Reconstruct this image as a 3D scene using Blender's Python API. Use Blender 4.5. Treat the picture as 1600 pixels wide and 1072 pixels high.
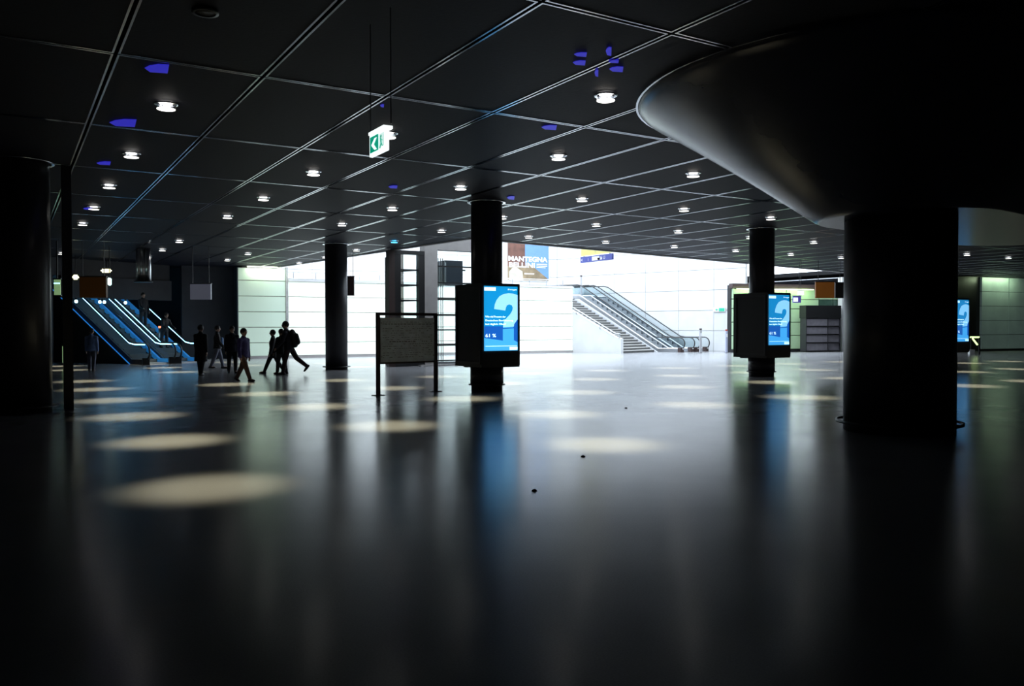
import bpy, bmesh, math, random
from mathutils import Vector, Matrix
random.seed(7)
R = math.radians
SC = bpy.context.scene
COL = SC.collection
for o in list(bpy.data.objects): bpy.data.objects.remove(o)

# ------------------------------------------------------------------ camera
CH, FPX = 1.62, 1282.5
YAW, PIT, ROL = R(-31.522), R(-1.1166), R(-.1)
def c2w(v):
    return Vector((v[0]*math.cos(YAW)-v[1]*math.sin(YAW), v[0]*math.sin(YAW)+v[1]*math.cos(YAW), v[2]))
_f = Vector((0, math.cos(PIT), math.sin(PIT))); _r = Vector((1, 0, 0)); _u = _r.cross(_f)
_r, _u = math.cos(ROL)*_r+math.sin(ROL)*_u, -math.sin(ROL)*_r+math.cos(ROL)*_u
CF, CR, CU = c2w(_f), c2w(_r), c2w(_u)
cam_d = bpy.data.cameras.new('camera'); cam = bpy.data.objects.new('camera', cam_d); COL.objects.link(cam)
cam_d.sensor_width = 36; cam_d.lens = FPX/1600*36; cam_d.clip_end = 400; cam_d.clip_start = .05
M = Matrix((CR, CU, -CF)).transposed().to_4x4(); M.translation = Vector((0, 0, CH)); cam.matrix_world = M
SC.camera = cam
def ray(px, py): return CR*(px-800)-CU*(py-536)+CF*FPX
def at(px, py, z=0.0):                       # the place where the sight line meets height z
    d = ray(px, py); t = (z-CH)/d.z; return Vector((d.x*t, d.y*t, z))
def atd(px, py, dep):                        # the place on a sight line at a given distance
    d = ray(px, py); return Vector((0, 0, CH))+d*(dep/FPX)
def atp(px, py, p, n):                       # the place where a sight line meets an upright wall
    d = ray(px, py); o = Vector((0, 0, CH)); t = (Vector(p)-o).dot(n)/d.dot(n); return o+d*t

# ------------------------------------------------------------------ light and exposure
W = bpy.data.worlds.new('sky'); SC.world = W; W.use_nodes = True
bg = W.node_tree.nodes['Background']; bg.inputs[0].default_value = (.76, .87, 1, 1); bg.inputs[1].default_value = 7.2
SC.view_settings.view_transform = 'Standard'; SC.view_settings.look = 'None'
SC.view_settings.exposure = 0; SC.view_settings.gamma = 1; SC.view_settings.use_curve_mapping = False
pl = bpy.data.lights.new('sky_portal', 'AREA'); pl.shape = 'RECTANGLE'; pl.size = 34; pl.size_y = 27
pl.cycles.is_portal = True
po = bpy.data.objects.new('sky_portal', pl); COL.objects.link(po); po.location = (29, 38, 13.9)
SPOT_W = 1700.0

# ------------------------------------------------------------------ materials
def mat(name, col, rough=.6, metal=0, emit=0, ecol=None, var=0, scale=8, bump=0, spec=.5, sample=True):
    m = bpy.data.materials.new(name); m.use_nodes = True
    nt = m.node_tree; b = nt.nodes['Principled BSDF']
    b.inputs['Base Color'].default_value = (*col, 1); b.inputs['Roughness'].default_value = rough
    b.inputs['Metallic'].default_value = metal; b.inputs['Specular IOR Level'].default_value = spec
    if emit:
        b.inputs['Emission Color'].default_value = (*(ecol or col), 1); b.inputs['Emission Strength'].default_value = emit
        if not sample: m.cycles.emission_sampling = 'NONE'
    if var or bump:
        tc = nt.nodes.new('ShaderNodeTexCoord'); n = nt.nodes.new('ShaderNodeTexNoise')
        n.inputs['Scale'].default_value = scale; n.inputs['Detail'].default_value = 5
        nt.links.new(tc.outputs['Object'], n.inputs['Vector'])
        if var:
            r = nt.nodes.new('ShaderNodeValToRGB')
            r.color_ramp.elements[0].position = .3; r.color_ramp.elements[1].position = .7
            r.color_ramp.elements[0].color = (*[c*(1-var) for c in col], 1)
            r.color_ramp.elements[1].color = (*[min(1, c*(1+var)) for c in col], 1)
            nt.links.new(n.outputs['Fac'], r.inputs['Fac']); nt.links.new(r.outputs['Color'], b.inputs['Base Color'])
        if bump:
            bp = nt.nodes.new('ShaderNodeBump'); bp.inputs['Strength'].default_value = bump; bp.inputs['Distance'].default_value = .01
            nt.links.new(n.outputs['Fac'], bp.inputs['Height']); nt.links.new(bp.outputs['Normal'], b.inputs['Normal'])
    return m
def glass_mat(name, tint=(.93, .97, .97), op=.12, rough=.03):
    m = bpy.data.materials.new(name); m.use_nodes = True; nt = m.node_tree
    for n in list(nt.nodes): nt.nodes.remove(n)
    out = nt.nodes.new('ShaderNodeOutputMaterial'); tr = nt.nodes.new('ShaderNodeBsdfTransparent'); gl = nt.nodes.new('ShaderNodeBsdfGlossy')
    tr.inputs[0].default_value = (*tint, 1); gl.inputs['Roughness'].default_value = rough
    fr = nt.nodes.new('ShaderNodeLayerWeight'); fr.inputs['Blend'].default_value = op
    mx = nt.nodes.new('ShaderNodeMixShader')
    nt.links.new(fr.outputs['Fresnel'], mx.inputs[0]); nt.links.new(tr.outputs[0], mx.inputs[1]); nt.links.new(gl.outputs[0], mx.inputs[2])
    nt.links.new(mx.outputs[0], out.inputs[0]); return m
def floor_mat():
    m = bpy.data.materials.new('polished_floor'); m.use_nodes = True; nt = m.node_tree; b = nt.nodes['Principled BSDF']
    tc = nt.nodes.new('ShaderNodeTexCoord')
    n1 = nt.nodes.new('ShaderNodeTexNoise'); n1.inputs['Scale'].default_value = .9; n1.inputs['Detail'].default_value = 7
    n2 = nt.nodes.new('ShaderNodeTexNoise'); n2.inputs['Scale'].default_value = 90; n2.inputs['Detail'].default_value = 2
    for n in (n1, n2): nt.links.new(tc.outputs['Object'], n.inputs['Vector'])
    r = nt.nodes.new('ShaderNodeValToRGB'); r.color_ramp.elements[0].position = .2; r.color_ramp.elements[1].position = .8
    r.color_ramp.elements[0].color = (.30, .298, .31, 1); r.color_ramp.elements[1].color = (.35, .348, .352, 1)
    nt.links.new(n1.outputs['Fac'], r.inputs['Fac'])
    mr = nt.nodes.new('ShaderNodeMapRange'); mr.inputs['To Min'].default_value = .17; mr.inputs['To Max'].default_value = .235
    nt.links.new(n1.outputs['Fac'], mr.inputs['Value']); nt.links.new(mr.outputs['Result'], b.inputs['Roughness'])
    mx = nt.nodes.new('ShaderNodeMix'); mx.data_type = 'RGBA'; mx.blend_type = 'MULTIPLY'; mx.inputs['Factor'].default_value = .35
    nt.links.new(r.outputs['Color'], mx.inputs[6]); nt.links.new(n2.outputs['Fac'], mx.inputs[7])
    nt.links.new(mx.outputs[2], b.inputs['Base Color']); b.inputs['Specular IOR Level'].default_value = .33
    return m
M_floor = floor_mat()
M_panel = mat('ceiling_mesh_panel', (.0115, .012, .021), .62, var=.15, scale=20, bump=.2, spec=.2)
M_rim = mat('brushed_rim', (.86, .89, .95), .16, metal=1)
M_slab = mat('ceiling_void', (.004, .004, .005), .9)
M_dark = mat('charcoal_column', (.028, .027, .032), .38, var=.15, scale=3, bump=.1)
M_cap = mat('dark_plaster_capital', (.026, .030, .05), .25, var=.12, scale=2)
M_black = mat('black_metal', (.012, .012, .013), .4, bump=.1, scale=30)
M_brown = mat('brown_metal', (.05, .03, .028), .45, bump=.1, scale=30)
M_conc = mat('pale_concrete', (.58, .58, .575), .8, var=.05, scale=1.2, bump=.2)
M_concg = mat('grey_concrete', (.33, .31, .30), .8, var=.08, scale=2.5, bump=.25)
M_joint = mat('joint_shadow', (.36, .36, .35), .8, var=.2, scale=5)
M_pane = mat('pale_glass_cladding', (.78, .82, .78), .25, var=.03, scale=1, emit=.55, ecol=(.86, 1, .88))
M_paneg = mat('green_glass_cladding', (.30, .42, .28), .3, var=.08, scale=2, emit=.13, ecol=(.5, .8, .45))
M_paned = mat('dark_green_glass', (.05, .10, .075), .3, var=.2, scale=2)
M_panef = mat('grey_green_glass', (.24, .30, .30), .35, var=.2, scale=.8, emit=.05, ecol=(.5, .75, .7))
M_wallD = mat('dark_wall', (.035, .035, .04), .7, var=.15, scale=2, bump=.1)
M_steel = mat('brushed_steel', (.5, .52, .55), .3, metal=1, bump=.05, scale=40)
M_chrome = mat('chrome', (.85, .87, .9), .3, metal=1)
M_glass = glass_mat('clear_glass'); M_bglass = glass_mat('balustrade_glass', (.92, .95, .96), .12)
M_lamp = mat('lamp_glow', (1, 1, 1), .5, emit=4, ecol=(1, .97, .93), sample=False)
M_lampc = mat('lamp_glow_cyan', (.2, .8, 1), .5, emit=3, ecol=(.1, .6, 1), sample=False)
M_disc = mat('frosted_disc_glow', (1, 1, 1), .5, emit=2.6, ecol=(1, .96, .9), sample=False)
M_blue = mat('painted_blue_glow', (.02, .02, .5), .5, emit=.6, ecol=(.035, .03, .62), var=0)  # emission standing in for blue light leaking through the ceiling
M_neon = mat('blue_tube_glow', (.3, .7, 1), .5, emit=9, ecol=(.22, .62, 1))
M_neond = mat('blue_skirt_glow', (.02, .15, .5), .5, emit=.55, ecol=(.03, .28, .9))
M_neonm = mat('blue_deck_glow', (.02, .2, .5), .5, emit=.22, ecol=(.04, .34, .85))
M_white = mat('white_enamel', (.8, .8, .8), .4)
M_wprint = mat('white_lettering', (.95, .97, 1), .5, emit=1.0, ecol=(.9, .97, 1))
M_scr = mat('screen_cyan', (0, .1, .2), .15, emit=.85, ecol=(.0, .30, .62))
M_scr2 = mat('screen_blue', (0, .05, .2), .2, emit=.75, ecol=(.005, .10, .45))
M_scr3 = mat('screen_pale_cyan', (.2, .4, .5), .2, emit=.9, ecol=(.42, .74, .88))
M_scr4 = mat('screen_mid_cyan', (.1, .3, .5), .2, emit=.8, ecol=(.06, .40, .66))
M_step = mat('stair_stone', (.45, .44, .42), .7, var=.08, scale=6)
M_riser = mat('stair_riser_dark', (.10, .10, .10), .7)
M_estep = mat('grey_moving_step', (.30, .30, .31), .55)
M_rubber = mat('black_rubber_handrail', (.02, .02, .02), .5)

# ------------------------------------------------------------------ mesh helpers
class MB:
    def __init__(s): s.bm = bmesh.new()
    def box(s, x0, y0, z0, x1, y1, z1, mi=0, rot=0, o=(0, 0)):
        c, n = math.cos(rot), math.sin(rot); vs = []
        for z in (z0, z1):
            for x, y in ((x0, y0), (x1, y0), (x1, y1), (x0, y1)):
                vs.append(s.bm.verts.new((o[0]+x*c-y*n, o[1]+x*n+y*c, z)))
        for f in ((3, 2, 1, 0), (4, 5, 6, 7), (0, 1, 5, 4), (1, 2, 6, 5), (2, 3, 7, 6), (3, 0, 4, 7)):
            s.bm.faces.new([vs[i] for i in f]).material_index = mi
        return s
    def bar(s, p, q, w, h=None, mi=0):        # rectangular bar between two points
        p, q = Vector(p), Vector(q); h = h or w; d = (q-p).normalized()
        a = d.cross(Vector((0, 0, 1)))
        a = Vector((1, 0, 0)) if a.length < 1e-4 else a.normalized()
        b = a.cross(d); vs = []
        for e in (p, q):
            for i, j in ((-1, -1), (1, -1), (1, 1), (-1, 1)): vs.append(s.bm.verts.new(e+a*i*w/2+b*j*h/2))
        for f in ((3, 2, 1, 0), (4, 5, 6, 7), (0, 1, 5, 4), (1, 2, 6, 5), (2, 3, 7, 6), (3, 0, 4, 7)):
            s.bm.faces.new([vs[i] for i in f]).material_index = mi
        return s
    def tube(s, pts, r, n=10, mi=0):
        pts = [Vector(p) for p in pts]; rings = []; a = None
        for i, p in enumerate(pts):
            d = (pts[min(i+1, len(pts)-1)]-pts[max(i-1, 0)]).normalized()
            if a is None:
                a = d.cross(Vector((0, 0, 1))); a = Vector((1, 0, 0)) if a.length < 1e-3 else a.normalized()
            a = (a-d*a.dot(d)).normalized(); b = d.cross(a); rr = r[i] if isinstance(r, (list, tuple)) else r
            rings.append([s.bm.verts.new(p+(a*math.cos(t*2*math.pi/n)+b*math.sin(t*2*math.pi/n))*rr) for t in range(n)])
        for k in range(len(rings)-1):
            for t in range(n):
                f = s.bm.faces.new((rings[k][t], rings[k][(t+1) % n], rings[k+1][(t+1) % n], rings[k+1][t])); f.material_index = mi; f.smooth = True
        s.bm.faces.new(rings[0][::-1]).material_index = mi; s.bm.faces.new(rings[-1]).material_index = mi
        return s
    def lathe(s, prof, c=(0, 0, 0), n=40, mi=0, close=True):
        rings = []
        for r, z in prof: rings.append([s.bm.verts.new((c[0]+r*math.cos(t*2*math.pi/n), c[1]+r*math.sin(t*2*math.pi/n), c[2]+z)) for t in range(n)])
        for k in range(len(rings)-1):
            for t in range(n):
                f = s.bm.faces.new((rings[k][t], rings[k][(t+1) % n], rings[k+1][(t+1) % n], rings[k+1][t])); f.material_index = mi; f.smooth = True
        if close: s.bm.faces.new(rings[0][::-1]).material_index = mi; s.bm.faces.new(rings[-1]).material_index = mi
        return s
    def prism(s, poly, z0, z1, mi=0, mi_side=None):
        a = [s.bm.verts.new((x, y, z0)) for x, y in poly]; b = [s.bm.verts.new((x, y, z1)) for x, y in poly]; n = len(poly)
        s.bm.faces.new(a[::-1]).material_index = mi; s.bm.faces.new(b).material_index = mi
        for i in range(n): s.bm.faces.new((a[i], a[(i+1) % n], b[(i+1) % n], b[i])).material_index = mi if mi_side is None else mi_side
        return s
    def slab(s, pts, ex, vec, mi=0):           # polygon pts (3D) extruded by vec
        a = [s.bm.verts.new(Vector(p)) for p in pts]; b = [s.bm.verts.new(Vector(p)+Vector(vec)*ex) for p in pts]; n = len(pts)
        s.bm.faces.new(a[::-1]).material_index = mi; s.bm.faces.new(b).material_index = mi
        for i in range(n): s.bm.faces.new((a[i], a[(i+1) % n], b[(i+1) % n], b[i])).material_index = mi
        return s
    def build(s, name, mats, parent=None, loc=None):
        bmesh.ops.recalc_face_normals(s.bm, faces=s.bm.faces[:])
        me = bpy.data.meshes.new(name); s.bm.to_mesh(me); s.bm.free()
        for m in (mats if isinstance(mats, (list, tuple)) else [mats]): me.materials.append(m)
        o = bpy.data.objects.new(name, me); COL.objects.link(o)
        if parent: o.parent = parent
        if loc is not None: o.location = loc
        return o
def tag(o, label=None, cat=None, group=None, kind=None):
    if label: o['label'] = label
    if cat: o['category'] = cat
    if group: o['group'] = group
    if kind: o['kind'] = kind
    return o
def struct(o, label=None, cat='wall'): return tag(o, label, cat, kind='structure')
def empty(name, loc, label, cat, group=None, rz=0):
    o = bpy.data.objects.new(name, None); COL.objects.link(o); o.location = loc; o.rotation_euler = (0, 0, rz); o.empty_display_size = .2
    return tag(o, label, cat, group)
def copy_tree(o, parent=None):
    c = o.copy(); COL.objects.link(c)
    if parent: c.parent = parent
    for ch in list(o.children): copy_tree(ch, c)
    return c
_txt = {}
def text(body, size, m, parent, loc, rot=(math.pi/2, 0, 0), name='lettering', align='LEFT', wfit=None, ext=.003, bold=0):
    cu = bpy.data.curves.new(name, 'FONT'); cu.body = body; cu.size = size; cu.align_x = align; cu.extrude = ext; cu.resolution_u = 3; cu.offset = bold
    t = bpy.data.objects.new(name, cu); COL.objects.link(t)
    dg = bpy.context.evaluated_depsgraph_get(); me = bpy.data.meshes.new_from_object(t.evaluated_get(dg))
    bpy.data.objects.remove(t); me.materials.clear(); me.materials.append(m)
    o = bpy.data.objects.new(name, me); COL.objects.link(o); o.parent = parent; o.location = loc; o.rotation_euler = rot
    if wfit:
        w = max(v.co.x for v in me.vertices)-min(v.co.x for v in me.vertices)
        for v in me.vertices: v.co.x *= wfit/w
    return o

# ------------------------------------------------------------------ plan of the hall (x = along the cross seams, y = along the lamp rows)
CZ = 4.80
FD = Vector((.984, .178, 0)); A0 = Vector((14.2, 25.9, 0))            # front edge of the skylit well
LD = Vector((-.115, .993, 0))                                         # its left edge
RX = 46.0
def fy(x): return A0.y+(x-A0.x)*FD.y/FD.x
def lx(y): return A0.x+(y-A0.y)*LD.x/LD.y
O = Vector((12.65, 43.3, 0)); P0S = Vector((31.53, 38.83, 0)); SD = Vector((math.sin(R(162)), math.cos(R(162)), 0)); SA = Vector((math.sin(R(72)), math.cos(R(72)), 0))
U = (P0S-SD*3.6-O); SE = U.length; U.normalize(); V = Vector((-U.y, U.x, 0))
def stp(k, t, z=0): q = P0S+SA*k-SD*t; return Vector((q.x, q.y, z))      # k across the stairs, t up the run
def uv(s, v, z=0): q = O+U*s+V*v; return Vector((q.x, q.y, z))
X0, X1, Y0, Y1 = -15.0, 62.0, -12.0, 60.0

mb = MB(); mb.box(X0, Y0, -.3, X1, Y1, 0); struct(mb.build('floor', M_floor), 'dark polished hall floor with soft pools of lamp light', 'floor')

# ceiling: closed deck above, panels below
mb = MB(); mb.prism([(X0, Y0), (X1, Y0), (X1, fy(X1)), (X0, fy(X0))], CZ+.25, CZ+.5)
mb.prism([(X0, fy(X0)), (A0.x, A0.y), (lx(Y1), Y1), (X0, Y1)], CZ+.25, CZ+.5)
mb.prism([(RX, fy(RX)), (X1, fy(X1)), (X1, Y1), (RX, Y1)], CZ+.25, CZ+.5)
ceiling = struct(mb.build('ceiling', M_slab), 'dark hall ceiling divided by thin bright metal seams', 'ceiling')
# capital of the large column keeps the panels out of its outline
CAPc, CAPe, CAPr = Vector((10.2, 7.1)), Vector((19.5, 8.6)), 3.2
def in_cap(x, y, r=CAPr):
    p = Vector((x, y)); d = CAPe-CAPc; t = max(0, min(1, (p-CAPc).dot(d)/d.dot(d))); return (p-CAPc-d*t).length < r
def clip(poly, p, n):            # keep the side where (q-p).n <= 0
    out = []
    for i in range(len(poly)):
        a, b = poly[i], poly[(i+1) % len(poly)]; da = (a[0]-p[0])*n[0]+(a[1]-p[1])*n[1]; db = (b[0]-p[0])*n[0]+(b[1]-p[1])*n[1]
        if da <= 0: out.append(a)
        if da*db < 0: t = da/(da-db); out.append((a[0]+(b[0]-a[0])*t, a[1]+(b[1]-a[1])*t))
    return out
def inset(poly, d):
    cx = sum(p[0] for p in poly)/len(poly); cy = sum(p[1] for p in poly)/len(poly); n = len(poly); res = []
    for i in range(n):
        a, b, c = Vector(poly[i-1]), Vector(poly[i]), Vector(poly[(i+1) % n])
        e1, e2 = (b-a), (c-b)
        if e1.length < 1e-5 or e2.length < 1e-5: return None
        e1.normalize(); e2.normalize(); n1, n2 = Vector((-e1.y, e1.x)), Vector((-e2.y, e2.x))
        k = 1+n1.dot(n2)
        if k < .15: return None
        q = b+(n1+n2)*(d/k); res.append((q.x, q.y))
    return res
def area(p): return abs(sum(p[i][0]*p[(i+1) % len(p)][1]-p[(i+1) % len(p)][0]*p[i][1] for i in range(len(p))))/2
def panel_mesh(mb, poly, gap=.022, rim=.024):
    # dark tray with a bright metal rim that stands a little lower than the tray
    if sum(poly[i][0]*poly[(i+1) % len(poly)][1]-poly[(i+1) % len(poly)][0]*poly[i][1] for i in range(len(poly))) < 0: poly = poly[::-1]
    o = inset(poly, gap); i_ = inset(poly, gap+rim) if o else None
    if not i_: return False
    bm = mb.bm; n = len(poly)
    def ring(p, z): return [bm.verts.new((x, y, z)) for x, y in p]
    ot, ob, ib, it = ring(o, CZ+.06), ring(o, CZ), ring(i_, CZ), ring(i_, CZ+.008)
    def quad(a, b, mi):
        for k in range(n): bm.faces.new((a[k], a[(k+1) % n], b[(k+1) % n], b[k])).material_index = mi
    quad(ot, ob, 1); quad(ob, ib, 1); quad(ib, it, 1); bm.faces.new(it).material_index = 0
    return True
GX, GY, DX, DY = 2.79, 6.74, 1.69, 3.85
cells = []
nF = (-FD.y, FD.x); nL = (LD.y, -LD.x)         # towards the well from the front edge; to the right of the left edge
for i in range(-10, 35):
    for j in range(-4, 10):
        x, y = GX+i*DX, GY+j*DY; rect = [(x, y), (x+DX, y), (x+DX, y+DY), (x, y+DY)]
        if all(in_cap(*p, CAPr-.05) for p in rect): continue
        if x > RX-1.7 and y > 30: polys = [rect] if x > RX else []
        elif all((p[0]-A0.x)*nF[0]+(p[1]-A0.y)*nF[1] <= 0 for p in rect) or all((p[0]-A0.x)*nL[0]+(p[1]-A0.y)*nL[1] <= 0 for p in rect): polys = [rect]
        else:
            a = clip(rect, A0, nF); b = clip(clip(rect, A0, (-nF[0], -nF[1])), A0, nL) if area(rect) else []
            polys = [q for q in (a, b) if len(q) > 2 and area(q) > .15]
        for q in polys:
            c = Vector((sum(p[0] for p in q)/len(q), sum(p[1] for p in q)/len(q), CZ)); d = c-Vector((0, 0, CH))
            dep = d.dot(CF)
            vis = dep > 1 and abs(d.dot(CR)/dep*FPX) < 950 and (-d.dot(CU)/dep*FPX) > -700
            cells.append((dep if vis else 1e3+abs(dep), q, (i, j) if q is rect else None))
cells.sort(key=lambda t: t[0])
proto = None; far = MB()
for k, (dep, q, full) in enumerate(cells):
    if k < 300:
        if full:
            if proto is None:
                pb = MB(); panel_mesh(pb, [(0, 0), (DX, 0), (DX, DY), (0, DY)]); proto = pb.build('ceiling_panel', [M_panel, M_rim], ceiling); proto.location = (*q[0], 0)
            else:
                o = proto.copy(); COL.objects.link(o); o.location = (*q[0], 0)
        else:
            pb = MB()
            if panel_mesh(pb, q): pb.build('ceiling_panel', [M_panel, M_rim], ceiling)
            else: pb.bm.free()
    else: panel_mesh(far, q)
tag(far.build('far_ceiling_panels', [M_panel, M_rim], ceiling), kind='stuff')
# fascia around the well
mb = MB()
mb.slab([A0+Vector((0, 0, CZ-.04)), A0+FD*33+Vector((0, 0, CZ-.04)), A0+FD*33+Vector((0, 0, 13.5)), A0+Vector((0, 0, 13.5))], -.14, (nF[0], nF[1], 0))
struct(mb.build('trim_1', M_conc), 'pale fascia along the near edge of the skylit well', 'trim')
mb = MB(); L1 = A0+LD*18
mb.slab([A0+Vector((0, 0, CZ-.04)), L1+Vector((0, 0, CZ-.04)), L1+Vector((0, 0, 13.5)), A0+Vector((0, 0, 13.5))], -.14, (nL[0], nL[1], 0))
struct(mb.build('trim_2', M_conc), 'pale fascia along the left edge of the skylit well', 'trim')

# outer walls
mb = MB(); mb.box(X0-.3, Y0, 0, X0, Y1, CZ+.5); struct(mb.build('wall_left', M_wallD), 'dark outer wall on the left', 'wall')
mb = MB(); mb.box(X0, Y0-.3, 0, X1, Y0, CZ+.5); struct(mb.build('wall_near', M_wallD), 'dark wall behind the viewpoint', 'wall')
mb = MB(); mb.box(X1, Y0, 0, X1+.3, Y1, CZ+.5); struct(mb.build('wall_right', M_wallD), 'dark outer wall on the far right', 'wall')
mb = MB(); mb.box(X0, Y1, 0, X1, Y1+.3, 14); struct(mb.build('wall_far', M_wallD), 'dark far wall of the hall', 'wall')

# ------------------------------------------------------------------ skylit well: big concrete wall, cladding wall, upper level
VC = 9.7; KW = 7.95
CORN = stp(KW, ((stp(KW, 0)-O).dot(V)-VC)/SD.dot(V)); SC_ = (CORN-O).dot(U)
def wall_blocks(name, s0, s1, v, z0, z1, bw, bh, m, mj, label, pname='concrete_block', th=.12, uv=uv, V=V):
    back = MB(); P = [uv(s0, v+th), uv(s1, v+th)]
    back.slab([P[0]+Vector((0, 0, z0)), P[1]+Vector((0, 0, z0)), P[1]+Vector((0, 0, z1)), P[0]+Vector((0, 0, z1))], .2, V)
    w = struct(back.build(name, mj), label, 'wall')
    zs = z0
    while zs < z1-.01:
        ze = min(z1, zs+bh); ss = s0
        while ss < s1-.01:
            se = min(s1, ss+bw); g = .012; b = MB()
            a, c = uv(ss+g, v), uv(se-g, v)
            b.slab([a+Vector((0, 0, zs+g)), c+Vector((0, 0, zs+g)), c+Vector((0, 0, ze-g)), a+Vector((0, 0, ze-g))], th, V)
            b.build(pname, m, w); ss = se
        zs = ze
    return w
cw = wall_blocks('wall_poster', -4, SC_, VC, 0, 13.5, 2.6, 1.35, M_conc, M_joint, 'pale concrete block wall carrying the exhibition poster')
def uw(s, v): return CORN+SD*s+SA*v
cw = wall_blocks('wall_concrete', 0, 15.2, 0, 0, 13.5, 2.6, 1.35, M_conc, M_joint, 'tall pale concrete block wall beside the white escalators', uv=uw, V=SA)
# backlit cladding wall with wide panes, five rows high
def clad(name, s0, s1, rows, m, label, cols, th=.1):
    b = MB(); a, c = uv(s0, th), uv(s1, th); zt = rows[-1]
    b.slab([a, c, c+Vector((0, 0, zt)), a+Vector((0, 0, zt))], .25, V)
    w = struct(b.build(name, M_joint), label, 'wall')
    for r in range(len(rows)-1):
        for k in range(len(cols)-1):
            p = MB(); a, c = uv(cols[k]+.02, 0), uv(cols[k+1]-.02, 0); z0, z1 = rows[r]+.022, rows[r+1]-.022
            p.slab([a+Vector((0, 0, z0)), c+Vector((0, 0, z0)), c+Vector((0, 0, z1)), a+Vector((0, 0, z1))], th, V)
            p.build('glass_pane', m, w)
    return w
rows = [.12, .82, 1.63, 2.44, 3.25, 4.06]
def cs(px): return (atp(px, 500, O, V)-O).dot(U)
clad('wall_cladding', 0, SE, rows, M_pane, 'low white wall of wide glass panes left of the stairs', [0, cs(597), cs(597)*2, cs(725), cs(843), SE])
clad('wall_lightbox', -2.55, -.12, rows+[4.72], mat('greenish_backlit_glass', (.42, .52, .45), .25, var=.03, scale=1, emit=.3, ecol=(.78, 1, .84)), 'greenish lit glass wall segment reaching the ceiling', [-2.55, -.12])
b = MB(); b.slab([uv(-.12, -.05), uv(0, -.05), uv(0, -.05, 4.8), uv(-.12, -.05, 4.8)], .2, V); struct(b.build('trim_3', M_joint), 'thin post between lit glass segment and white wall', 'trim')
b = MB(); b.slab([uv(-2.6, -.04), uv(SE, -.04), uv(SE, -.04, .12), uv(-2.6, -.04, .12)], .1, V); struct(b.build('baseboard_far', M_concg), 'grey plinth under the white glass wall', 'baseboard')
b = MB(); b.slab([uv(0, -.08, 4.06), uv(SE, -.08, 4.06), uv(SE, -.08, 4.18), uv(0, -.08, 4.18)], .35, V); struct(b.build('trim_4', M_conc), 'pale coping on the white glass wall', 'trim')
# warm tube lamp above the lit segment
def area_light(name, loc, sx, sy, power, col, rot):
    l = bpy.data.lights.new(name, 'AREA'); l.shape = 'RECTANGLE'; l.size = sx; l.size_y = sy; l.energy = power; l.color = col
    o = bpy.data.objects.new(name, l); COL.objects.link(o); o.location = loc; o.rotation_euler = rot; return o
lampseg = empty('strip_lamp', uv(-1.3, -.12, 4.76), 'white strip lamp on top of the greenish lit glass segment', 'lamp', rz=math.atan2(U.y, U.x))
MB().box(-.8, -.05, -.02, .9, .05, .03).build('lamp_tube', mat('warm_tube', (1, 1, .9), emit=3, ecol=(.95, 1, .8)), lampseg)
MB().box(-.85, -.07, .03, .95, .07, .045).build('lamp_housing', M_white, lampseg)
area_light('strip_lamp_light', uv(-1.2, -.35, 4.66), 1.8, .1, 25, (.9, 1, .75), (R(25), 0, math.atan2(U.y, U.x)))
# upper level deck and railing
UZ = 3.6; b = MB(); dk = [uv(-1.4, .4), uv(SE-.1, .4), stp(.28, 3.9), stp(.3, 6.95), stp(KW, 6.95), CORN, uv(-1.2, VC)]
b.prism([(p.x, p.y) for p in dk], UZ-.2, UZ); struct(b.build('floor_upper', M_conc), 'upper level deck behind the white glass wall', 'floor')
rl = empty('upper_railing', uv(0, .05, 4.18), 'thin steel railing on top of the white glass wall', 'railing')
T = rl.location.copy()
b = MB(); b.tube([uv(0, .05, 4.56)-T, uv(SE, .05, 4.56)-T], .022, 8); b.build('handrail', M_white, rl)
b = MB(); b.tube([uv(0, .05, 4.2)-T, uv(SE, .05, 4.2)-T], .02, 8); b.build('lower_rail', M_steel, rl)
for k in range(15):
    b = MB(); p = uv(.3+k*1.2, .05, 4.18)-T; b.bar(p, p+Vector((0, 0, .38)), .03); b.build('railing_post', M_steel, rl)

# stairs with side parapet
st = empty('staircase', P0S, 'wide pale stone staircase behind a sloping concrete side wall', 'stairs'); T = st.location.copy()
NST = 22; RUN, RISE = .305, 3.6/22; SWD = 3.75
for k in range(NST):
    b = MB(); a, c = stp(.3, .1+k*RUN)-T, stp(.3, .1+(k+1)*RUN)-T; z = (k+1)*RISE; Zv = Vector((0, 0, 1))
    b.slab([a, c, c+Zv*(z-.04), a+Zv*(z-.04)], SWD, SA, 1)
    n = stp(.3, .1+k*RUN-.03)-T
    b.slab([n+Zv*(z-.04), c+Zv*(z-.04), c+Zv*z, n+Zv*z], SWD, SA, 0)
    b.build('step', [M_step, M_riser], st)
b = MB(); b.slab([stp(0, 0)-T, stp(0, 3.6)-T, stp(0, 3.6, 2.62)-T, stp(0, .35, .98)-T, stp(0, 0, .9)-T], .28, SA)
b.build('side_wall', M_conc, st)
b = MB(); b.slab([stp(0, 3.6)-T, stp(0, 7)-T, stp(0, 7, 3.6)-T, stp(0, 5.6, 3.6)-T, stp(0, 3.6, 2.62)-T], .28, SA); b.build('rear_side_wall', M_conc, st)
b = MB(); b.tube([stp(-.05, 4.0, 2.95)-T, stp(-.05, 3.5, 2.83)-T, stp(-.05, .35, 1.22)-T, stp(-.05, 0, 1.2)-T], .035, 8); b.build('handrail', M_steel, st)
b = MB(); b.tube([stp(-.05, 4.0, 2.80)-T, stp(-.05, 3.5, 2.68)-T, stp(-.05, .35, 1.08)-T, stp(-.05, 0, 1.06)-T], .02, 8); b.build('lower_rail', M_steel, st)
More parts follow.
